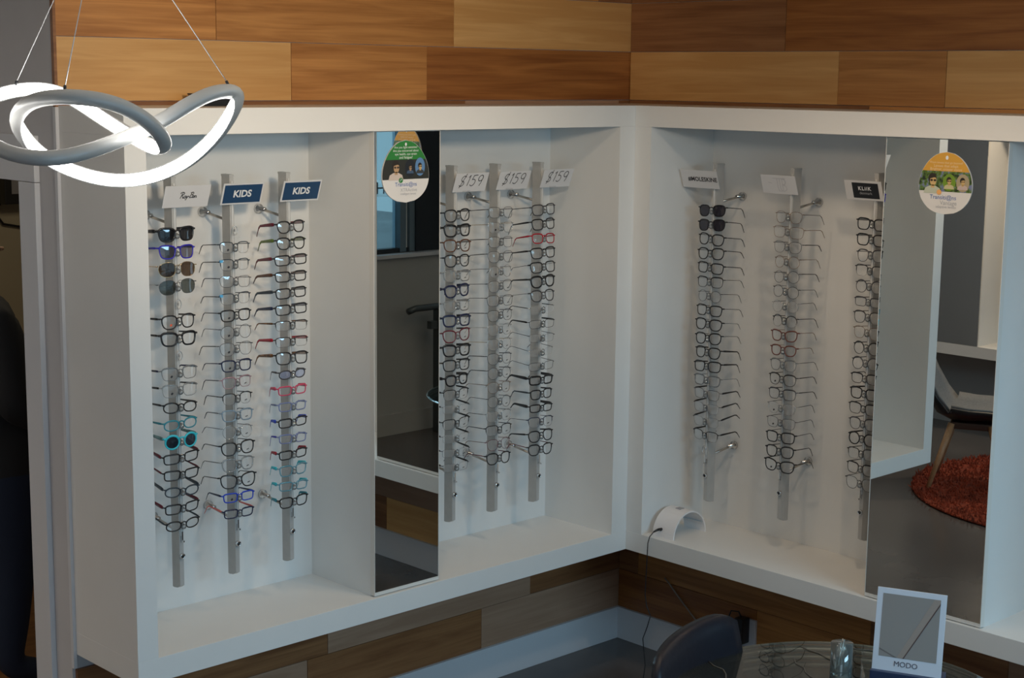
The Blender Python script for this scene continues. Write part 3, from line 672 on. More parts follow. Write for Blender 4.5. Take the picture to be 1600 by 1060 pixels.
  ('bronze wire panto glasses', 'rnd', 'T', 'brz', 'brz', 'c', -2, ''), ('grey wire round glasses', 'rnd', 'T', 'gun', 'blk', 'c', -3, 'D'), ('dark wire round glasses', 'rnd', 'T', 'blk', 'gun', 'c', -3, ''),
  ('pale grey round glasses', 'rnd', 'T', 'slv', 'gun', 'c', -2, ''), ('thin black browline glasses', 'rnd', 'H', 'blk', 'gun', 'c', -3, ''), ('brown-red cat-eye glasses', 'cat', 'M', 'rbr', 'brz', 'c', -3, 'kT'),
  ('brown-red round glasses', 'pan', 'M', 'rbr', 'brz', 'c', -3, 'kT'), ('grey see-through glasses', 'pan', 'W', 'gry', 'gun', 'c', -2, 'T'), ('black thin panto glasses', 'pan', 'W', 'blk', 'blk', 'c', -2, 's'),
  ('grey browline glasses', 'sq', 'W', 'gun', 'blk', 'c', -3, 'D'), ('faint silver wire glasses', 'pan', 'T', 'slv', 'gun', 'c', -1, 's'), ('gunmetal wire glasses', 'sq', 'T', 'gun', 'gun', 'c', -1, 's'),
  ('black square glasses', 'sq', 'M', 'blk', 'blk', 'c', -1, 'T'), ('black panto glasses', 'pan', 'M', 'blk', 'blk', 'c', -3, 'D'), ('large black cat-eye glasses', 'cat', 'M', 'blk', 'blk', 'c', -2, 'sD')]),
 ('B', -1.304, 'silver rod below the small black sign, beside the wide mirror', 'under the small black sign', [
  ('thick black square glasses', 'sq', 'M', 'blk', 'blk', 'c', -4, ''), ('black square glasses', 'sq', 'M', 'blk', 'blk', 'c', -3, ''), ('gunmetal browline glasses', 'pan', 'W', 'gun', 'blk', 'c', -4, ''),
  ('black half-rim glasses', 'sq', 'H', 'blk', 'blk', 'c', -2, ''), ('grey round browline glasses', 'rnd', 'W', 'gun', 'blk', 'c', -2, ''), ('grey rectangular glasses', 'rect', 'W', 'gun', 'gun', 'c', -2, ''),
  ('dark round glasses', 'pan', 'W', 'char', 'blk', 'c', -2, ''), ('faint bronze wire glasses', 'pan', 'T', 'brz', 'brz', 'c', -2, ''), ('dark round browline glasses', 'rnd', 'W', 'blk', 'blk', 'c', -2, ''),
  ('grey round glasses', 'rnd', 'W', 'gun', 'gun', 'c', -2, ''), ('black rectangular glasses', 'sq', 'W', 'blk', 'blk', 'c', -2, 'k'), ('black square glasses with dark temples', 'sq', 'M', 'blk', 'blk', 'c', -3, ''),
  ('heavy-browed black glasses', 'sq', 'W', 'blk', 'blk', 'c', -2, ''), ('grey wire panto glasses', 'pan', 'W', 'gun', 'gun', 'c', -1, ''), ('black round glasses', 'rnd', 'M', 'blk', 'blk', 'c', -2, ''),
  ('half-rim black glasses', 'sq', 'H', 'blk', 'blk', 'c', -1, ''), ('slim black glasses', 'sq', 'W', 'blk', 'blk', 'c', -1, ''), ('thin dark panto glasses', 'pan', 'T', 'blk', 'gun', 'c', 0, 'L')])]
ORD = 'topmost,second from top,third from top,fourth from top,fifth from top,sixth from top,seventh from top,eighth from top,ninth from top,tenth from top,eleventh from top,twelfth from top,thirteenth from top,fourteenth from top,fifteenth from top,sixteenth from top,seventeenth from top,eighteenth from top'.split(',')
for (wall, pos, rlabel, where, items) in RODS:
    rings = [i for i, it in enumerate(items) if it is None]
    make_rod(wall, pos, rlabel, rings)
    n = 0; tot = len([1 for it in items if it])
    for i, it in enumerate(items):
        if it is None: continue
        desc, shape, style, rim, temple, lens, pitch, ext = it
        cat = 'sunglasses' if lens in ('dk', 'gr', 'bn', 'gn', 'pu', 'bl') else 'glasses'
        yf = 0.138 + 0.0475 + 0.0125
        z = slot_z(i) + 0.003
        loc = (pos, -yf, z) if wall == 'A' else (-yf, pos, z)
        o_ = ORD[n] if n < tot - 1 else 'lowest'
        glasses(desc, cat, shape, style, rim, temple, lens, pitch, ext, loc, 0 if wall == 'A' else -PI/2,
                f'{o_} {where}', 'glasses on the rod ' + where)
        n += 1
make_rod('C', 0, 'silver rod reflected at the edge of the wide mirror', [], (XC + 0.14, 1.0 - 0.13, 0), PI/2)

# ------------------------------------------------------------------ card signs on the rods
def sign(label, wall, p0, p1, face=PAPER, border=None, h=0.071):
    """a card leaning back, bottom edge forward; p0..p1 is its span along the wall"""
    w = abs(p1 - p0); mid = (p0 + p1) / 2; tilt = math.radians(20)
    loc = (mid, -0.206, 1.971) if wall == 'A' else (-0.206, mid, 1.971)
    t = thing('sign_card', label, 'sign', loc, 0, 'card signs at the rod tops')
    t.rotation_euler = (Matrix.Rotation(0 if wall == 'A' else -PI/2, 3, 'Z') @ Matrix.Rotation(tilt, 3, 'X')).to_euler()
    obj('card', MB().box(-w/2, w/2, 0, 0.0022, -h/2, h/2), face, t, bevel=0.0006)
    if border:
        obj('printed_field', MB().box(-w/2 + 0.006, w/2 - 0.0055, -0.0007, 0, -h/2 + 0.0055, h/2 - 0.0055), border, t)
    return t
def strokes(name, strs, w, mat, parent, loc, sc):
    mb = MB()
    for s_ in strs: mb.ribbon([(x * sc, z * sc) for x, z in s_], w, 0)
    return obj(name, mb, mat, parent, loc)
def arc(cx, cz, rx, rz, a0, a1, n=10):
    return [(cx + rx*math.cos(math.radians(a0 + (a1-a0)*k/n)), cz + rz*math.sin(math.radians(a0 + (a1-a0)*k/n))) for k in range(n+1)]
def ital(pts, k=0.25): return [(x + z*k, z) for x, z in pts]
s1 = sign('white card sign with thin black script lettering', 'A', -2.283, -2.123)
RB = [ [(-2.05, -.75), (-1.75, .75)], [(-2.3, .45)] + arc(-1.85, .45, .55, .38, 150, -80), [(-1.75, .05), (-1.3, -.75), (-1.1, -.6)],
       arc(-.85, -.45, .28, .28, 40, 320), [(-.6, -.2), (-.6, -.7), (-.42, -.6)], [(-.4, -.2), (-.25, -.65)], [(.0, -.2), (-.3, -1.2), (-.55, -1.1)],
       [(.1, -.35), (.35, -.3)], [(.55, -.75), (.8, .75)], [(.45, .6)] + arc(.95, .42, .36, .32, 120, -90), arc(.92, -.3, .42, .38, 90, -130),
       arc(1.5, -.45, .24, .26, 40, 320), [(1.72, -.2), (1.7, -.68), (1.85, -.6)], [(1.95, -.2), (1.93, -.7)] , [(1.95, -.45)] + arc(2.15, -.42, .18, .22, 160, 0) + [(2.33, -.7), (2.5, -.6)] ]
strokes('lettering', [ital(s_) for s_ in RB], 0.0023, INK, s1, (0.005, -0.0006, 0.004), 0.0125)
for lab, c in (('blue card sign reading KIDS with white border, the left one', -2.0), ('blue card sign reading KIDS with white border, the right one', -1.775)):
    k_ = sign(lab, 'A', c - 0.077, c + 0.073, border=NAVYPRINT)
    text('lettering', 'KIDS', 0.04, principled('white_print', (0.75, 0.76, 0.77), .6), k_, (0, -0.0012, 0.001), width=0.066, offset=0.0012)
PRICE = [ arc(.38, .62, .26, .28, 40, 250, 8) + arc(.32, .12, .28, .26, 80, -140, 8), [(.22, -.3), (.55, 1.1)],
          [(.95, .75), (1.12, .95), (1.12, -.1)],
          [(2.0, .95), (1.55, .92), (1.5, .5)] + arc(1.68, .2, .3, .34, 110, -140, 9),
          arc(2.55, .62, .28, .3, 20, 380, 12) + [(2.78, .1), (2.7, -.15)] ]
for lab, c in (('white card sign with handwritten $159, beside the narrow mirror', -1.043), ('white card sign with handwritten $159, the middle one', -0.834), ('white card sign with handwritten $159, nearest the corner', -0.613)):
    k_ = sign(lab, 'A', c - 0.077, c + 0.077)
    strokes('price_lettering', [ital([(x - 1.45, z - .4) for x, z in s_]) for s_ in PRICE], 0.0027, INK, k_, (0, -0.0006, 0.007), 0.037)
    text('small_print', 'INCLUDES', 0.010, INKGREY, k_, (-0.012, -0.0005, -0.033), width=0.035)
k_ = sign('white card sign with bold black capital letters', 'B', -0.636, -0.462)
text('lettering', '#MOLESKINE', 0.02, INK, k_, (0.014, -0.0006, 0.0), width=0.138, offset=0.0005)
k_ = sign('white card sign with a pale outlined monogram', 'B', -0.990, -0.838)
PALE = principled('pale_grey_print', (0.44, 0.45, 0.48), 0.6)
strokes('lettering', [[(-1.3, 1), (1, 1)], [(-.55, 1), (-.55, -.4), (-.4, -1), (.1, -1)], [(-.1, 1), (-.1, -.6), (.2, -1)], [(.35, 1), (.35, -1)], arc(.4, .5, .55, .48, 90, -90), arc(.4, -.5, .62, .5, 90, -90), [(-2.2, .3), (-1.6, .2)]], 0.0016, PALE, k_, (0.008, -0.0006, 0.0), 0.024)
k_ = sign('white card sign with a black printed panel', 'B', -1.345, -1.196)
obj('printed_field', MB().box(-0.052, 0.052, -0.0008, 0, -0.028, 0.028), BLACKP, k_, (0.008, 0, 0.0))
text('lettering', 'KLiiK', 0.022, principled('white_print', (0.75, 0.76, 0.77)), k_, (0.006, -0.0012, 0.008), width=0.052, spacing=1.25, offset=0.0006)
text('small_print', 'denmark', 0.010, INKGREY, k_, (0.008, -0.0012, -0.009), width=0.05)

# ------------------------------------------------------------------ egg shaped adverts stuck on the mirrors
def egg(w, h, narrow):
    def half(z):
        q = max(-1.0, min(1.0, z / (h/2))); return w/2 * math.sqrt(max(0, 1 - q*q)) * (1 - narrow * q)
    return half
def zone(half, z0, z1, n=16):
    zs = [z0 + (z1-z0)*k/n for k in range(n+1)]
    return [(half(z), z) for z in zs] + [(-half(z), z) for z in reversed(zs)]
def clean(pts):
    out = []
    for p in pts:
        if not out or math.hypot(p[0]-out[-1][0], p[1]-out[-1][1]) > 1e-5: out.append(p)
    if math.hypot(out[0][0]-out[-1][0], out[0][1]-out[-1][1]) < 1e-5: out.pop()
    return out
def ell(cx, cz, rx, rz, n=18): return [(cx + rx*math.cos(2*PI*k/n), cz + rz*math.sin(2*PI*k/n)) for k in range(n)]
def flat(c, nm, r=0.55): return principled(nm, c, r)
def advert(label, wall, pos, z, w, h, narrow, topm, rest):
    loc = (pos, -MP - 0.0022, z) if wall == 'A' else (-MP - 0.0022, pos, z)
    t = thing('advert_sticker', label, 'sticker', loc, 0 if wall == 'A' else -PI/2, 'egg-shaped adverts on the mirrors')
    hf = egg(w, h, narrow)
    obj('card', MB().slab(clean(zone(hf, -h/2, h/2, 40)), 0, 0.0020), principled('advert_white', (0.66, 0.65, 0.64), .5), t)
    hi = egg(w - 0.002, h - 0.002, narrow)
    obj('top_field', MB().poly(clean(zone(hi, h*0.19, h/2 - 0.001)), -0.0004), topm, t)
    return t, hi
def portrait(parent, cx, cz, s, hair, skin, top, shade, y, cap=False):
    mb = MB().poly([(cx - 1.5*s, cz - 1.9*s), (cx - 1.25*s, cz - 1.1*s), (cx - .5*s, cz - .75*s), (cx + .5*s, cz - .75*s), (cx + 1.25*s, cz - 1.1*s), (cx + 1.5*s, cz - 1.9*s)], y)
    obj('printed_shirt', mb, top, parent)
    obj('printed_hair', MB().poly(ell(cx - .08*s, cz + .35*s, .72*s, .8*s), y - 0.0002), hair, parent)
    obj('printed_face', MB().poly(ell(cx + .08*s, cz, .55*s, .78*s), y - 0.0004).poly([(cx - .25*s, cz - .6*s), (cx + .3*s, cz - .6*s), (cx + .35*s, cz - 1.05*s), (cx - .3*s, cz - 1.05*s)], y - 0.0004), skin, parent)
    obj('printed_hair', MB().poly([(cx - .62*s, cz + .25*s), (cx - .3*s, cz + 1.05*s), (cx + .35*s, cz + 1.0*s), (cx + .68*s, cz + .45*s), (cx + .2*s, cz + .5*s), (cx - .35*s, cz + .35*s)], y - 0.0006), hair, parent)
    obj('printed_eyewear', MB().poly(ell(cx - .18*s, cz + .08*s, .24*s, .17*s, 10), y - 0.0008).poly(ell(cx + .38*s, cz + .08*s, .24*s, .17*s, 10), y - 0.0008), shade, parent)
WPR = principled('white_print', (0.75, 0.76, 0.77), .6); BLUEPR = flat((0.05, 0.13, 0.38), 'logo_blue_print')
SK1 = flat((0.42, 0.27, 0.15), 'printed_skin_tan'); SK2 = flat((0.55, 0.38, 0.16), 'printed_skin_warm')
HAIRP = flat((0.02, 0.016, 0.012), 'printed_dark_hair'); SHIRTP = flat((0.55, 0.47, 0.42), 'printed_pale_shirt')
GREENP = flat((0.02, 0.19, 0.035), 'advert_green'); ORANGEP = flat((0.62, 0.33, 0.045), 'advert_orange')
# green one
g_, hi = advert('green and white egg-shaped advert on the narrow mirror', 'A', -1.473, 2.031, 0.197, 0.203, 0.14, GREENP, None)
hh = 0.203
obj('photo_band', MB().poly(clean(zone(hi, -hh*0.125, hh*0.19)), -0.0004), flat((0.022, 0.024, 0.020), 'printed_dark_photo'), g_)
portrait(g_, -0.042, 0.012, 0.021, HAIRP, SK1, SHIRTP, flat((0.05, 0.04, 0.03), 'printed_lens'), -0.0008)
obj('photo_roundel', MB().poly(ell(0.018, 0.010, 0.022, 0.029), -0.0008), flat((0.01, 0.014, 0.02), 'printed_night'), g_)
portrait(g_, 0.018, 0.012, 0.010, HAIRP, SK1, flat((0.05, 0.09, 0.16), 'printed_blue_top'), HAIRP, -0.0012)
obj('photo_roundel', MB().poly(ell(0.060, 0.014, 0.021, 0.030), -0.0010), flat((0.10, 0.22, 0.42), 'printed_sky'), g_)
portrait(g_, 0.060, 0.014, 0.0115, HAIRP, SK2, flat((0.04, 0.045, 0.05), 'printed_dark_top'), HAIRP, -0.0014)
obj('logo_roundel', MB().poly(ell(-0.022, -0.028, 0.0085, 0.0085), -0.0020), GREENP, g_)
strokes('logo_leaf', [[(-.5, -.5), (.5, .5)], arc(0, 0, .6, .6, 0, 200)], 0.0012, WPR, g_, (-0.022, -0.0024, -0.028), 0.0075)
obj('logo_drop', MB().poly(ell(0.0, 0.088, 0.0042, 0.0055, 12), -0.0008), WPR, g_)
for s_, z_, w_ in (('Are you light sensitive?', 0.0775, 0.098), ('Are you concerned about', 0.0665, 0.108), ('eye health, eye strain', 0.0555, 0.092), ('and fatigue?', 0.0445, 0.056)):
    text('lettering', s_, 0.01, WPR, g_, (0.0, -0.0008, z_), width=w_)
text('logo_lettering', 'Transiti@ns', 0.02, BLUEPR, g_, (0.0, -0.0008, -0.043), width=0.092)
text('lettering', 'XTRActive', 0.014, flat((0.36, 0.38, 0.42), 'advert_grey_print'), g_, (0.012, -0.0008, -0.060), width=0.07)
text('small_print', 'intelligent lenses', 0.008, flat((0.36, 0.38, 0.42), 'advert_grey_print'), g_, (0.010, -0.0008, -0.0735), width=0.066)
# orange one
o_, hi = advert('yellow and white round advert on the wide mirror', 'B', -1.678, 2.024, 0.190, 0.196, 0.10, ORANGEP, None)
hh = 0.196
def leafy():
    m = bpy.data.materials.new('printed_leafy_photo'); m.use_nodes = True; nt = m.node_tree
    tc = nt.nodes.new('ShaderNodeTexCoord'); n = nt.nodes.new('ShaderNodeTexNoise'); n.inputs['Scale'].default_value = 60; n.inputs['Detail'].default_value = 4
    r = nt.nodes.new('ShaderNodeValToRGB'); r.color_ramp.elements[0].position = .38; r.color_ramp.elements[1].position = .62
    r.color_ramp.elements[0].color = (0.008, 0.02, 0.012, 1); r.color_ramp.elements[1].color = (0.16, 0.19, 0.34, 1)
    e = r.color_ramp.elements.new(.5); e.color = (0.09, 0.17, 0.02, 1)
    nt.links.new(tc.outputs['Object'], n.inputs['Vector']); nt.links.new(n.outputs['Fac'], r.inputs['Fac']); nt.links.new(r.outputs['Color'], nt.nodes['Principled BSDF'].inputs['Base Color'])
    return m
obj('photo_band', MB().poly(clean(zone(hi, -hh*0.135, hh*0.19)), -0.0004), leafy(), o_)
portrait(o_, -0.045, 0.006, 0.021, HAIRP, SK2, flat((0.46, 0.50, 0.40), 'printed_sage_shirt'), HAIRP, -0.0008)
obj('photo_roundel', MB().poly(ell(0.014, 0.003, 0.023, 0.027), -0.0008), flat((0.15, 0.27, 0.02), 'printed_leaf_green'), o_)
portrait(o_, 0.014, 0.006, 0.0125, HAIRP, SK2, flat((0.50, 0.46, 0.26), 'printed_cream_top'), HAIRP, -0.0012)
obj('photo_roundel', MB().poly(ell(0.062, 0.003, 0.023, 0.028), -0.0010), flat((0.36, 0.30, 0.19), 'printed_beige'), o_)
portrait(o_, 0.062, 0.006, 0.0125, HAIRP, SK2, flat((0.48, 0.38, 0.36), 'printed_pink_top'), flat((0.2, 0.13, 0.07), 'printed_clear_lens'), -0.0014)
obj('logo_roundel', MB().poly(ell(-0.020, -0.029, 0.0085, 0.0085), -0.0020), flat((0.75, 0.38, 0.12), 'printed_peach'), o_)
obj('logo_drop', MB().poly(ell(0.002, 0.080, 0.0052, 0.0065, 12), -0.0008), WPR, o_)
for s_, z_, w_ in (('Want lenses that go beyond?', 0.0635, 0.118), ('Lenses that adapt', 0.053, 0.086), ('Brighter, crisper vision', 0.0425, 0.112)):
    text('lettering', s_, 0.01, flat((0.72, 0.55, 0.35), 'pale_yellow_print'), o_, (0.0, -0.0008, z_), width=w_)
text('logo_lettering', 'Transiti@ns', 0.02, BLUEPR, o_, (-0.006, -0.0008, -0.046), width=0.094)
text('lettering', 'Vantage', 0.014, flat((0.36, 0.38, 0.42), 'advert_grey_print'), o_, (0.014, -0.0008, -0.0635), width=0.06)
text('small_print', 'adaptive lenses', 0.008, flat((0.36, 0.38, 0.42), 'advert_grey_print'), o_, (0.006, -0.0008, -0.0755), width=0.072)
# window lettering, facing the street, so it reads reversed from inside
wl = text('window_lettering', 'COMPREHENSIVE EYE CARE', 0.06, flat((0.10, 0.16, 0.22), 'window_letter_blue'), wi, BANDPOS, width=1.35, mirror=True)
wl.rotation_euler = (0, 0, PI)
wl.location = (-2.235, YB - 0.0818, 1.620)

# ------------------------------------------------------------------ pendant lamp
LAMP = [(-2.9339, -1.5513, 2.3037), (-2.9851, -1.5456, 2.2983), (-3.0481, -1.5472, 2.2724), (-3.1054, -1.5416, 2.2405), (-3.1814, -1.5453, 2.2124), (-3.2655, -1.5678, 2.1911), (-3.3369, -1.5728, 2.177), (-3.3814, -1.5306, 2.1751), (-3.3967, -1.4436, 2.1853), (-3.3883, -1.3045, 2.2153), (-3.3537, -1.1906, 2.2453), (-3.2956, -1.1144, 2.2699), (-3.2167, -1.0733, 2.2895), (-3.156, -1.0728, 2.3007), (-3.1106, -1.1027, 2.2985), (-3.0848, -1.1454, 2.281), (-3.0772, -1.2144, 2.256), (-3.0779, -1.3039, 2.2296), (-3.0882, -1.4118, 2.2049), (-3.1005, -1.5019, 2.1887), (-3.1174, -1.5689, 2.193), (-3.1454, -1.6061, 2.2201), (-3.1864, -1.616, 2.2509), (-3.2313, -1.6098, 2.2745), (-3.2759, -1.5921, 2.2877), (-3.3199, -1.5491, 2.2918), (-3.3318, -1.469, 2.2856), (-3.3207, -1.3852, 2.2689), (-3.2881, -1.2965, 2.2409), (-3.2512, -1.2409, 2.2085), (-3.2056, -1.2088, 2.1714), (-3.1496, -1.1995, 2.1395), (-3.094, -1.2303, 2.1143), (-3.0446, -1.2796, 2.1055), (-3.0038, -1.3441, 2.1172), (-2.9669, -1.4141, 2.1497), (-2.9448, -1.4805, 2.1981), (-2.9337, -1.5232, 2.2422), (-2.9287, -1.5476, 2.2799)]
def catmull(P, sub):
    n = len(P); out = []
    for i in range(n):
        p0, p1, p2, p3 = [Vector(P[(i + k) % n]) for k in (-1, 0, 1, 2)]
        for s_ in range(sub):
            t = s_ / sub
            out.append(0.5 * ((2*p1) + (p2 - p0)*t + (2*p0 - 5*p1 + 4*p2 - p3)*t*t + (3*p1 - p0 - 3*p2 + p3)*t*t*t))
    return out
cur = catmull(LAMP, 5)
for _ in range(6):
    cur = [(cur[i-1] + cur[i]*2 + cur[(i+1) % len(cur)]) / 4 for i in range(len(cur))]
cen = Vector((-3.165, -1.36, 2.2))
TOCAM = Vector((CAM.x - cen.x, CAM.y - cen.y, 0)).normalized()
BIAS = [-.3] + [-1]*4 + [-.7]*4 + [-.2]*2 + [.5]*4 + [.7]*6 + [-.1] + [-.7]*6 + [-.2, .3] + [.9]*8 + [.5, .2]
def bias(i):
    q = i / 5; a = int(q) % 39; return BIAS[a] * (1 - q % 1) + BIAS[(a + 1) % 39] * (q % 1)
body = MB(); led = MB(); n = len(cur); HB, TH = 0.0150, 0.019
bprof = [(HB*math.cos(a), -TH*math.sin(a)) for a in [PI*k/8 for k in range(9)]]       # (along B, along N): rounded outer back
bprof = bprof + [(-HB, 0.004), (-HB + 0.0022, 0.004), (-HB + 0.0022, 0.0015), (HB - 0.0022, 0.0015), (HB - 0.0022, 0.004), (HB, 0.004)]
lprof = [(-HB + 0.0024, 0.0016), (-HB + 0.0024, 0.0036), (-HB*0.4, 0.0052), (HB*0.4, 0.0052), (HB - 0.0024, 0.0036), (HB - 0.0024, 0.0016)]
frames = []
for i in range(n):
    t = (cur[(i+1) % n] - cur[i-1]).normalized()
    nin = Vector((cen.x - cur[i].x, cen.y - cur[i].y, 0)); nin = nin.normalized() + TOCAM * bias(i); nin = nin - t * nin.dot(t); nin.normalize()
    frames.append((t, nin))
for _ in range(10):
    nn_ = []
    for i in range(n):
        t = frames[i][0]; v = frames[i-1][1] + frames[i][1]*2 + frames[(i+1) % n][1]; v = v - t*v.dot(t); nn_.append((t, v.normalized()))
    frames = nn_
for mb, prof in ((body, bprof), (led, lprof)):
    vs = []; fs = []; m = len(prof)
    for i in range(n):
        t, nv = frames[i]; b = t.cross(nv)
        for (u, w) in prof: vs.append(cur[i] + b*u + nv*w)
    for i in range(n):
        j = (i+1) % n
        for k in range(m): l = (k+1) % m; fs.append((i*m+k, i*m+l, j*m+l, j*m+k))
    mb.add(vs, fs, True)
lamp = thing('pendant_lamp', 'twisted loop pendant lamp with a glowing white inner strip', 'lamp', (-3.117, -1.359, CEIL))
inv = Matrix.Translation((3.117, 1.359, -CEIL))
def rel(mb): mb.v = [tuple(inv @ Vector(v)) for v in mb.v]; return mb
obj('loop_body', rel(body), principled('lamp_satin_grey', (0.46, 0.46, 0.45), 0.4, metal=0.1), lamp)
obj('light_strip', rel(led), emission('led_diffuser', (1.0, 0.98, 0.94), 16.0), lamp)
for e_ in ((-3.185, -1.071, 2.305), (-3.318, -1.549, 2.300), (-2.947, -1.550, 2.312)):
    tgt = Vector(e_); best = min(cur, key=lambda p: (p - tgt).length)
    a = best + Vector((0, 0, 0.013)); d_ = Vector((-3.117, -1.359, CEIL - 0.02)) - a
    c_ = obj('suspension_cable', rel(MB().tube([a, a + d_], 0.0011, 5)), principled('steel_cable', (0.5, 0.5, 0.5), .35, metal=.6), lamp)
    obj('cable_grip', rel(MB().tube([a - Vector((0, 0, .004)), a + d_.normalized()*0.010], 0.0032, 8)), BLACKP, c_)
obj('ceiling_canopy', MB().lathe([(0.06, 0.0), (0.06, -0.02), (0.055, -0.024)], 24), principled('lamp_satin_grey', (0.46, 0.46, 0.45)), lamp)

# ------------------------------------------------------------------ white arch device and its cords
arch = thing('arch_device', 'white plastic arch gadget with a black plug on the right shelf', 'device', (-0.248, -0.535, ZS))
prof = [(0.096*math.cos(a), 0.098*math.sin(a)) for a in [PI*k/24 for k in range(25)]] + [(0.090*math.cos(a), 0.092*math.sin(a)) for a in [PI*k/24 for k in range(24, -1, -1)]]
ab = MB().slab(prof, -0.052, 0.052)
AWH = principled('arch_white_plastic', (0.78, 0.76, 0.76), 0.35)
obj('arch_shell', ab, AWH, arch)
obj('inner_lamp_bar', MB().box(0.074, 0.0785, -0.050, 0.045, 0.040, 0.0425), principled('inner_grey', (0.5, 0.56, 0.6)), arch)
obj('top_switch', MB().box(-0.012, 0.012, -0.012, 0.012, 0.0965, 0.100), principled('switch_grey', (0.35, 0.35, 0.37)), arch)
obj('socket', MB().lathe([(0.006, -0.098), (0.006, -0.088)], 10, (0, 0.012, 0.03), 'x'), BLACKP, arch)
pl_ = MB().tube([(-0.350, -0.523, 0.6465), (-0.362, -0.522, 0.6455), (-0.378, -0.518, 0.640)], [0.0055, 0.005, 0.003], 8)
pl_.tube([(-0.378, -0.518, 0.640), (-0.392, -0.511, 0.622), (-0.399, -0.509, 0.598), (-0.400, -0.508, 0.541), (-0.400, -0.5045, 0.45), (-0.400, -0.503, 0.393), (-0.400, -0.512, 0.35), (-0.400, -0.533, 0.318), (-0.400, -0.518, 0.27), (-0.400, -0.497, 0.217), (-0.400, -0.505, 0.16), (-0.400, -0.512, 0.114), (-0.400, -0.504, 0.055), (-0.40, -0.50, 0.006), (-0.38, -0.62, 0.003), (-0.22, -0.70, 0.003), (-0.06, -0.69, 0.003)], 0.0021, 6)
tag(obj('power_cord', pl_, BLACKP), 'thin black cord hanging from the arch gadget to the floor', 'cord')
gc = MB().tube([(-0.006, -0.262, 0.318), (-0.008, -0.285, 0.305), (-0.008, -0.319, 0.274), (-0.008, -0.389, 0.218), (-0.010, -0.475, 0.152), (-0.024, -0.53, 0.11), (-0.026, -0.56, 0.05), (-0.028, -0.60, 0.004), (-0.03, -0.66, 0.004)], 0.0032, 6)
tag(obj('grey_cable', gc, principled('grey_cable', (0.30, 0.26, 0.22), 0.6)), 'grey-brown cable running diagonally down the dark planks', 'cord')
out = thing('wall_outlet', 'white outlet plate above the baseboard behind the navy chair', 'outlet', (0, -0.695, 0.2))
obj('cover_plate', MB().box(-0.012, 0.0, -0.040, 0.040, -0.058, 0.058), principled('outlet_white', (0.62, 0.62, 0.66), .4), out, bevel=0.002)
for dz in (-0.022, 0.022): obj('socket_face', MB().lathe([(0.016, -0.0122), (0.016, -0.0135), (0.014, -0.014)], 14, (0, 0.0, dz), 'x'), principled('outlet_white', (0.62, 0.62, 0.66)), out)
ad = MB().box(-0.062, -0.0145, -0.715+0.005, -0.715+0.045, 0.165, 0.268)
ado = thing('plug_adapter', 'black plug adapter in the white wall outlet', 'adapter', (0, 0, 0))
obj('adapter_body', ad, BLACKP, ado, bevel=0.006)
obj('adapter_lead', MB().tube([(-0.04, -0.690, 0.262), (-0.045, -0.678, 0.290), (-0.05, -0.645, 0.287), (-0.05, -0.635, 0.262), (-0.045, -0.64, 0.15), (-0.04, -0.65, 0.03)], 0.003, 6), BLACKP, ado)

# ------------------------------------------------------------------ glass table with stand, display card
TC = Vector((-1.456, -2.126, 0))
tb = thing('glass_table', 'round glass table with chrome legs in front of the right cabinet', 'table', TC)
TOPG = glassy('table_glass', (0.84, 0.89, 0.85), 0.4, 0.005, 0.05, (0.30, 0.34, 0.32))
obj('glass_top', MB().lathe([(0.0, 0.728), (0.446, 0.728), (0.450, 0.731), (0.450, 0.737), (0.446, 0.740), (0.0, 0.740)], 64, smooth=False), TOPG, tb)
obj('polished_edge', MB().tube([(0.4505*math.cos(2*PI*k/64), 0.4505*math.sin(2*PI*k/64), 0.734) for k in range(64)], 0.0042, 6, closed=True), glassy('glass_edge', (0.62, 0.72, 0.70), 1.0, 0.05, 0.45, (.62, .70, .68)), tb)
obj('pedestal', MB().lathe([(0.05, 0.03), (0.045, 0.06), (0.04, 0.35), (0.045, 0.66), (0.085, 0.70), (0.09, 0.727)], 20), CHROME, tb)
obj('base_plate', MB().lathe([(0.24, 0.0), (0.24, 0.012), (0.06, 0.03)], 36), BLACKP, tb)
ck = MB(); rnd = random.Random(5)
for k in range(13):
    a = rnd.uniform(-0.3, PI + 0.9); r0 = rnd.uniform(0.2, 0.42); p = Vector((r0*math.cos(a), r0*math.sin(a), 0.7415))
    dr = rnd.uniform(0, 2*PI); pts = [p.copy()]
    for s_ in range(6):
        dr += rnd.uniform(-0.6, 0.6); p = p + Vector((math.cos(dr), math.sin(dr), 0)) * 0.035
        if math.hypot(p.x, p.y) > 0.43: break
        pts.append(p.copy())
    if len(pts) > 2: ck.tube(pts, 0.0016, 4)
c_ = obj('branching_lines', ck, principled('branching_line_dark', (0.10, 0.10, 0.09), .5), tb); c_['kind'] = 'stuff'  # thin dark branching lines laid on the glass top
cyl = thing('acrylic_holder', 'small clear acrylic holder with chrome wire on the glass table', 'holder', (-1.32, -2.02, 0.7405))
obj('holder_tube', MB().lathe([(0.030, 0.0), (0.030, 0.002), (0.030, 0.095)], 20), glassy('holder_acrylic', (0.6, 0.66, 0.64), 0.2, 0.03, 0.2, (.3, .34, .33)), cyl)
for a, b in (((-0.02, 0.0, 0.01), (0.018, 0.01, 0.10)), ((0.02, -0.01, 0.01), (-0.015, 0.0, 0.098)), ((0.016, 0.012, 0.004), (0.020, 0.004, 0.09))):
    obj('chrome_wire', MB().tube([a, b], 0.0022, 6), CHROME, cyl)

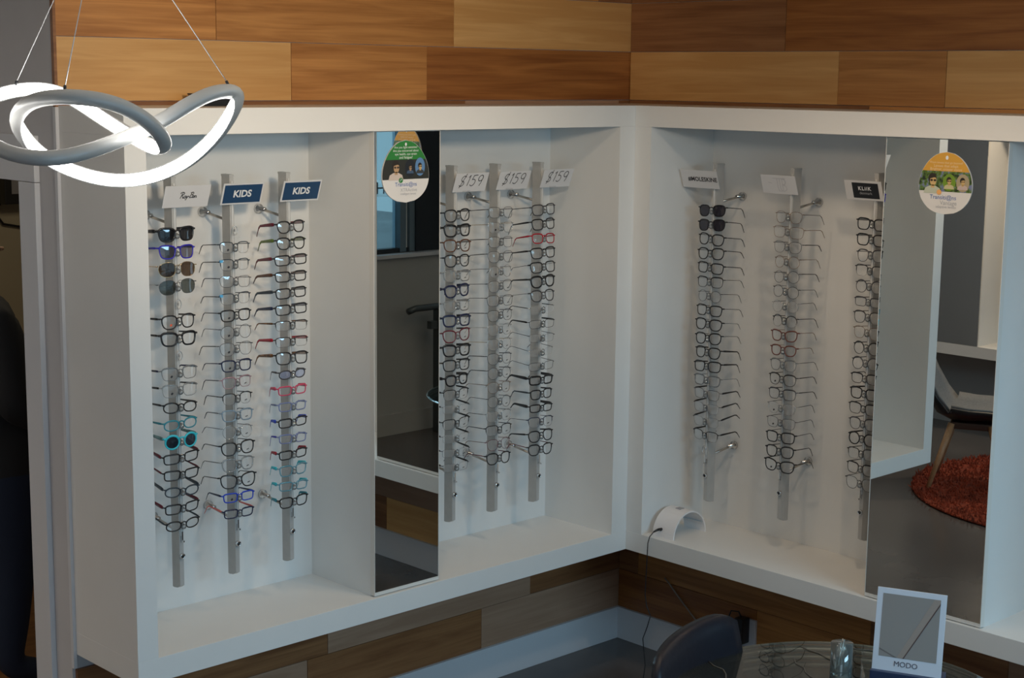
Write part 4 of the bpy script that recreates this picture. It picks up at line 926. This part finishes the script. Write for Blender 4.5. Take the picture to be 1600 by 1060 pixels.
cd = thing('display_card', 'white display card with a diagonal temple picture, on the glass table', 'card', (-1.227, -2.163, 0.7405), math.radians(-67))
cdm = MB().box(-0.092, 0.092, 0, 0.006, 0, 0.243)
tilt = math.radians(-10)
def lean(mb): mb.v = [tuple(Matrix.Rotation(tilt, 3, 'X') @ Vector(v) + Vector((0, 0, 0.004))) for v in mb.v]; return mb
obj('card_panel', lean(cdm), principled('card_white', (0.60, 0.62, 0.68), .45), cd, bevel=0.0012)
def on(pts, y): return lean(MB().poly(pts, y))
PX0, PX1, PZ0, PZ1 = -0.076, 0.077, 0.058, 0.228
obj('photo', on([(PX0, PZ0), (PX1, PZ0), (PX1, PZ1), (PX0, PZ1)], -0.0006), flat((0.255, 0.232, 0.215), 'card_photo_taupe'), cd)
obj('pictured_temple', on([(-0.028, PZ0), (-0.010, PZ0), (0.077, 0.218), (0.077, PZ1), (0.061, PZ1)], -0.0010), flat((0.30, 0.24, 0.205), 'card_temple_beige'), cd)
obj('pictured_edge', on([(-0.012, PZ0), (-0.009, PZ0), (0.077, 0.214), (0.077, 0.220)], -0.0014), flat((0.09, 0.05, 0.045), 'card_temple_edge'), cd)
obj('pictured_arm', on([(PX0, 0.076), (-0.034, PZ0), (-0.026, PZ0), (PX0, 0.080)], -0.0010), flat((0.14, 0.12, 0.115), 'card_arm_grey'), cd)
ltr = text('lettering', 'MODO', 0.03, flat((0.07, 0.07, 0.10), 'card_ink'), cd, (0, 0, 0), width=0.062)
ltr.rotation_euler = (tilt, 0, 0); ltr.location = Matrix.Rotation(tilt, 3, 'X') @ Vector((-0.002, -0.0012, 0.042)) + Vector((0, 0, 0.004))
obj('card_base', MB().box(-0.094, 0.098, -0.012, 0.06, 0, 0.024), principled('navy_base', (0.02, 0.035, 0.085), .35), cd, bevel=0.002)

bb = thing('black_box', 'small flat black box on top of the left cabinet behind the pendant lamp', 'box', (-2.045, -0.11, ZT))
obj('box_body', MB().box(-0.055, 0.055, -0.05, 0.05, 0, 0.032), BLACKP, bb, bevel=0.004)
obj('box_lid', MB().box(-0.056, 0.056, -0.051, 0.051, 0.0325, 0.038), BLACKP, bb, bevel=0.002)

# ------------------------------------------------------------------ navy chair behind the table
LEATHER = principled('navy_leather', (0.007, 0.008, 0.014), 0.40, spec=0.28, noise=0.12, nscale=60, bump=0.05)
ch = thing('leather_chair', 'navy leather chair with curved back tucked at the glass table', 'chair', (-1.548, -1.93, 0), math.radians(8))
def back_shell(w, z0, z1, dep, th, rise=0.0, n=16, m=8):
    vs = []; fs = []
    for side in (0, 1):
        for j in range(m+1):
            for i in range(n+1):
                u = -1 + 2*i/n; v = j/m
                edge = 1 - 0.07 * v**4
                x = w/2 * u * edge; z = z0 + (z1 - z0) * v * (1 - 0.10 * abs(u)**7) + rise*u
                bulge = (1 - u**4) * (1 - (2*v - 1)**6) * 0.5 + 0.5
                y = -dep * (u*u) + (th/2 * bulge if side else -th/2 * bulge) + 0.05 * v
                vs.append((x, y, z))
    k = (n+1)*(m+1)
    for j in range(m):
        for i in range(n):
            a = j*(n+1)+i; q = (a, a+1, a+n+2, a+n+1); fs.append(q); fs.append(tuple(k + t for t in reversed(q)))
    rim = [i for i in range(n+1)] + [j*(n+1)+n for j in range(1, m+1)] + [m*(n+1)+i for i in range(n-1, -1, -1)] + [j*(n+1) for j in range(m-1, 0, -1)]
    for a, b in zip(rim, rim[1:] + rim[:1]): fs.append((a, a+k, b+k, b))
    return MB().add(vs, fs, True)
obj('backrest', back_shell(0.43, 0.50, 0.838, 0.05, 0.05, 0.026), LEATHER, ch, (0, 0.21, 0))
obj('seat', MB().box(-0.20, 0.20, -0.22, 0.19, 0.41, 0.49), LEATHER, ch, bevel=0.02)
for sx in (-1, 1):
    for sy in (-1, 1):
        obj('leg', MB().tube([(sx*0.17, sy*0.17, 0.42), (sx*0.20, sy*0.21, 0.0)], [0.016, 0.011], 8), BLACKP, ch)
    obj('back_support', MB().tube([(sx*0.15, 0.17, 0.44), (sx*0.15, 0.20, 0.56)], 0.012, 8), BLACKP, ch)

# ------------------------------------------------------------------ reflected lounge: rug and shell chair
rug = thing('round_rug', 'round orange shag rug under the grey shell chair', 'rug', (-4.45, -0.28, 0))
obj('rug_base', MB().lathe([(1.0, 0.0), (1.03, 0.006), (1.01, 0.014)], 56), principled('rug_orange', (0.21, 0.032, 0.010), 0.95, noise=0.4, nscale=30), rug)
pm = MB(); rr_ = random.Random(3)
for k in range(9000):
    a = rr_.uniform(0, 2*PI); r = 1.035*math.sqrt(rr_.random()); x, y = r*math.cos(a), r*math.sin(a)
    h = rr_.uniform(0.014, 0.028); dx, dy = rr_.uniform(-.016, .016), rr_.uniform(-.016, .016); s_ = 0.007
    pm.add([(x-s_, y-s_*.6, 0.010), (x+s_, y-s_*.6, 0.010), (x, y+s_, 0.010), (x+dx, y+dy, 0.010+h)], [(0,1,3), (1,2,3), (2,0,3)])
po = obj('pile', pm, principled('rug_pile_orange', (0.24, 0.034, 0.010), 0.95, noise=0.5, nscale=12), rug); po['kind'] = 'stuff'

sc_ = thing('shell_chair', 'grey shell chair with wooden legs on the orange rug', 'chair', (-4.16, 0.36, 0.012), math.radians(-25))
SHELLIN = principled('shell_grey_fabric', (0.20, 0.205, 0.21), 0.8, noise=0.1, nscale=80)
SHELLOUT = principled('shell_dark_plastic', (0.022, 0.023, 0.027), 0.4)
def shell(off, inset):
    pr = [(-0.235, 0.415), (-0.20, 0.430), (-0.10, 0.420), (0.02, 0.405), (0.12, 0.410), (0.19, 0.445), (0.24, 0.53), (0.275, 0.64), (0.30, 0.76), (0.31, 0.82)]   # (y, z) seat to back top
    n = 12; vs = []; fs = []
    for i, (y, z) in enumerate(pr):
        q = i/(len(pr)-1); w = (0.235 - 0.05*max(0, q - .55)/.45) - inset
        up = 0.075*math.sin(PI*min(1, q*1.15)) + 0.015
        for k in range(n+1):
            u = -1 + 2*k/n; lift = up * abs(u)**3
            yy = y - (lift*1.0 if q > 0.55 else lift*0.15); zz = z + (lift if q <= 0.55 else lift*0.25)
            vs.append((w*u, yy + (off if q > .55 else 0), zz - (off if q <= .55 else off*.5)))
    for i in range(len(pr)-1):
        for k in range(n): fs.append((i*(n+1)+k, i*(n+1)+k+1, (i+1)*(n+1)+k+1, (i+1)*(n+1)+k))
    return MB().add(vs, fs, True)
o1 = obj('shell_outer', shell(0.014, 0.0), SHELLOUT, sc_)
sm = o1.modifiers.new('thick', 'SOLIDIFY'); sm.thickness = 0.012; sm.offset = 0
o2 = obj('seat_pad', shell(0.0, 0.010), SHELLIN, sc_)
sm = o2.modifiers.new('thick', 'SOLIDIFY'); sm.thickness = 0.012; sm.offset = 0
obj('under_frame', MB().box(-0.12, 0.12, -0.12, 0.12, 0.345, 0.385), principled('chair_under_brown', (0.06, 0.025, 0.015), .5), sc_, bevel=0.01)
for sx in (-1, 1):
    for sy in (-1, 1):
        obj('leg', MB().tube([(sx*0.11, sy*0.11, 0.375), (sx*0.205, sy*0.215, 0.0)], [0.021, 0.013], 10), W_LEG, sc_)

# ------------------------------------------------------------------ doorway: person, television, bundle
JKT = principled('black_jacket_cloth', (0.008, 0.008, 0.010), 0.85); JNS = principled('navy_denim', (0.007, 0.014, 0.035), 0.9); SKIN = principled('skin', (0.42, 0.25, 0.17), 0.55)
def person():
    t = thing('person', 'person in black jacket and dark jeans standing in the doorway', 'person', (-2.17, 1.27, 0.006), math.radians(0))
    J = {'pel': (0, 0, .93, .18), 'wai': (0, .01, 1.10, .18), 'che': (0, .0, 1.30, .19), 'nck': (.06, -.01, 1.50, .070), 'hd0': (.10, -.04, 1.60, .085), 'hd1': (.13, -.04, 1.70, .092), 'hd2': (.14, -.03, 1.76, .055)}
    for s_, k in ((-1, 'R'), (1, 'L')):
        J.update({'sh'+k: (s_*.19, .01, 1.41, .085), 'el'+k: (s_*.29, .04, 1.12, .068), 'wr'+k: (s_*.20, -.16, 1.02, .040), 'ha'+k: (s_*.15, -.235, 1.01, .032),
                  'hp'+k: (s_*.13, 0, .86, .150), 'kn'+k: (s_*.14, -.01, .50, .095), 'an'+k: (s_*.14, .02, .09, .062), 'to'+k: (s_*.16, -.13, .045, .045)})
    E_ = [('pel','wai'),('wai','che'),('che','nck'),('nck','hd0'),('hd0','hd1'),('hd1','hd2')]
    for k in 'RL': E_ += [('che','sh'+k),('sh'+k,'el'+k),('el'+k,'wr'+k),('wr'+k,'ha'+k),('pel','hp'+k),('hp'+k,'kn'+k),('kn'+k,'an'+k),('an'+k,'to'+k)]
    names = list(J); me = bpy.data.meshes.new('body_cage')
    # the figure faces east (+x): swap so its own x runs along y
    me.from_pydata([(-J[q][1], J[q][0], J[q][2]) for q in names], [(names.index(a), names.index(b)) for a, b in E_], [])
    o = bpy.data.objects.new('body_cage', me); COL.objects.link(o)
    md = o.modifiers.new('skin', 'SKIN'); sd = o.modifiers.new('sub', 'SUBSURF'); sd.levels = 2; sd.render_levels = 2
    for i, q in enumerate(names):
        v = me.skin_vertices[0].data[i]; v.radius = (J[q][3], J[q][3]); v.use_root = (q == 'pel')
    dg = bpy.context.evaluated_depsgraph_get(); dg.update()
    m2 = bpy.data.meshes.new_from_object(o.evaluated_get(dg)); bpy.data.objects.remove(o)
    m2.materials.clear()
    for mt in (JKT, JNS, SKIN): m2.materials.append(mt)
    for p in m2.polygons:
        z = p.center.z; lat = abs(p.center.y)
        p.material_index = 2 if (z > 1.53 or (p.center.x > .19 and .93 < z < 1.09)) else (0 if z > .86 else 1); p.use_smooth = True
    link('body', m2, None, t)
    obj('hair', MB().lathe([(0.01, 1.83), (0.07, 1.81), (0.105, 1.74), (0.110, 1.66), (0.08, 1.58)][::-1], 16, (0.022, 0.128, 0)), principled('dark_hair', (0.03, 0.018, 0.01), .6), t)
    obj('nose', MB().lathe([(0.014, 0.0), (0.006, 0.03)], 8, (0.125, 0.125, 1.66), 'x'), SKIN, t)
    for s_ in (-1, 1):
        for f in range(4): obj('finger', MB().tube([(0.245, s_*.15 - s_*.004*f, 1.035 - f*0.017), (0.285, s_*.125, 1.035 - f*0.017), (0.300, s_*.098, 1.032 - f*0.016), (0.292, s_*(.078 + .004*(f % 3)), 1.03 - f*0.016)], [.009, .0088, .008, .007], 7), SKIN, t)
        obj('thumb', MB().tube([(0.225, s_*.14, 1.04), (0.250, s_*.115, 1.062), (0.272, s_*.10, 1.060)], [.011, .010, .008], 7), SKIN, t)
person()
tv = thing('television', 'black framed television on the office wall past the doorway', 'television', (-0.93, 2.94, 2.0))
obj('housing', MB().box(-0.32, 0.40, -0.02, 0.06, -0.30, 0.30), BLACKP, tv, bevel=0.006)
obj('screen', MB().box(-0.285, 0.37, -0.024, -0.0205, -0.25, 0.27), principled('tv_screen_grey', (0.24, 0.23, 0.24), .2), tv)
obj('tv_cable', MB().tube([(-0.30, 0.045, -0.28), (-0.34, 0.05, -0.34), (-0.30, 0.05, -0.40), (-0.20, 0.05, -0.42)], 0.006, 6), BLACKP, tv)
bd = MB()
for (x, y, z, r) in ((0, 0, 0, .055), (.03, -.03, -.03, .045), (-.02, .03, -.02, .04), (.0, .0, .05, .038), (-.02, -.03, -.08, .04)):
    bd.lathe([(0.2*r, -r), (.75*r, -.65*r), (r, 0), (.75*r, .65*r), (.2*r, r)], 12, (x, y, z))
tag(obj('cloth_bundle', bd, principled('brown_cloth', (0.12, 0.065, 0.03), .85, noise=.6, nscale=35), None, (-1.86, 1.36, 1.19)), 'brown cloth bundle beside the dark-clothed person in the doorway', 'cloth')

# ------------------------------------------------------------------ behind the viewer: railing, tree and car outside
rl = thing('handrail', 'dark grey handrail on a floor post beneath the window', 'handrail', (0, 0, 0))
RAILM = principled('rail_dark_grey', (0.09, 0.105, 0.11), 0.3, metal=0.3)
obj('rail', MB().tube([(-2.50, -4.22, 0.83), (-2.56, -4.22, 0.845), (-3.55, -4.22, 0.845)], 0.022, 10), RAILM, rl)
obj('post', MB().box(-2.80, -2.74, -4.25, -4.19, 0.0, 0.83), RAILM, rl, bevel=0.003)
obj('bracket', MB().box(-2.74, -2.68, -4.24, -4.20, 0.70, 0.75), RAILM, rl)
obj('post', MB().box(-3.5, -3.44, -4.25, -4.19, 0.0, 0.83), RAILM, rl, bevel=0.003)
car = thing('car', 'silver car parked outside the window', 'car', (1.2, -9.6, -0.05), math.radians(8))
cp = [(-2.1, .35), (-2.15, .75), (-1.7, .95), (-1.1, 1.02), (-.5, 1.45), (.8, 1.48), (1.5, 1.08), (2.1, .98), (2.15, .4)]
obj('car_body', MB().slab(cp, -0.8, 0.8), principled('car_silver', (0.55, 0.6, 0.63), .25, metal=.4), car, bevel=0.06)
obj('car_window', MB().slab([(-.95, 1.04), (-.45, 1.38), (.75, 1.40), (1.3, 1.08)], 0.79, 0.815), principled('car_glass', (0.03, 0.05, 0.06), .1), car)
for x in (-1.35, 1.35):
    w_ = obj('wheel', MB().lathe([(0.33, 0.66), (0.33, 0.84), (0.2, 0.85)], 24, (x, 0, 0.33), 'y'), BLACKP, car)
    obj('hubcap', MB().lathe([(0.2, 0.85), (0.18, 0.865)], 16, (x, 0, 0.33), 'y'), CHROME, w_)
tr = thing('bare_tree', 'bare dark tree standing outside the window', 'tree', (-0.75, -7.6, -0.05))
BARK = principled('bark', (0.03, 0.035, 0.04), .9)
obj('trunk', MB().tube([(0, 0, 0), (-.15, 0, 1.3), (-.45, .1, 3.2)], [.09, .075, .05], 8), BARK, tr)
for (a, b, c) in (((-.08, 0, .9), (.5, .1, 1.5), (1.0, .1, 2.6)), ((-.2, 0, 1.6), (-.9, .1, 1.9), (-1.7, 0, 2.1)), ((-.3, 0, 2.1), (.3, .1, 2.8), (.6, .1, 3.4))):
    obj('branch', MB().tube([a, b, c], [.045, .035, .02], 7), BARK, tr)
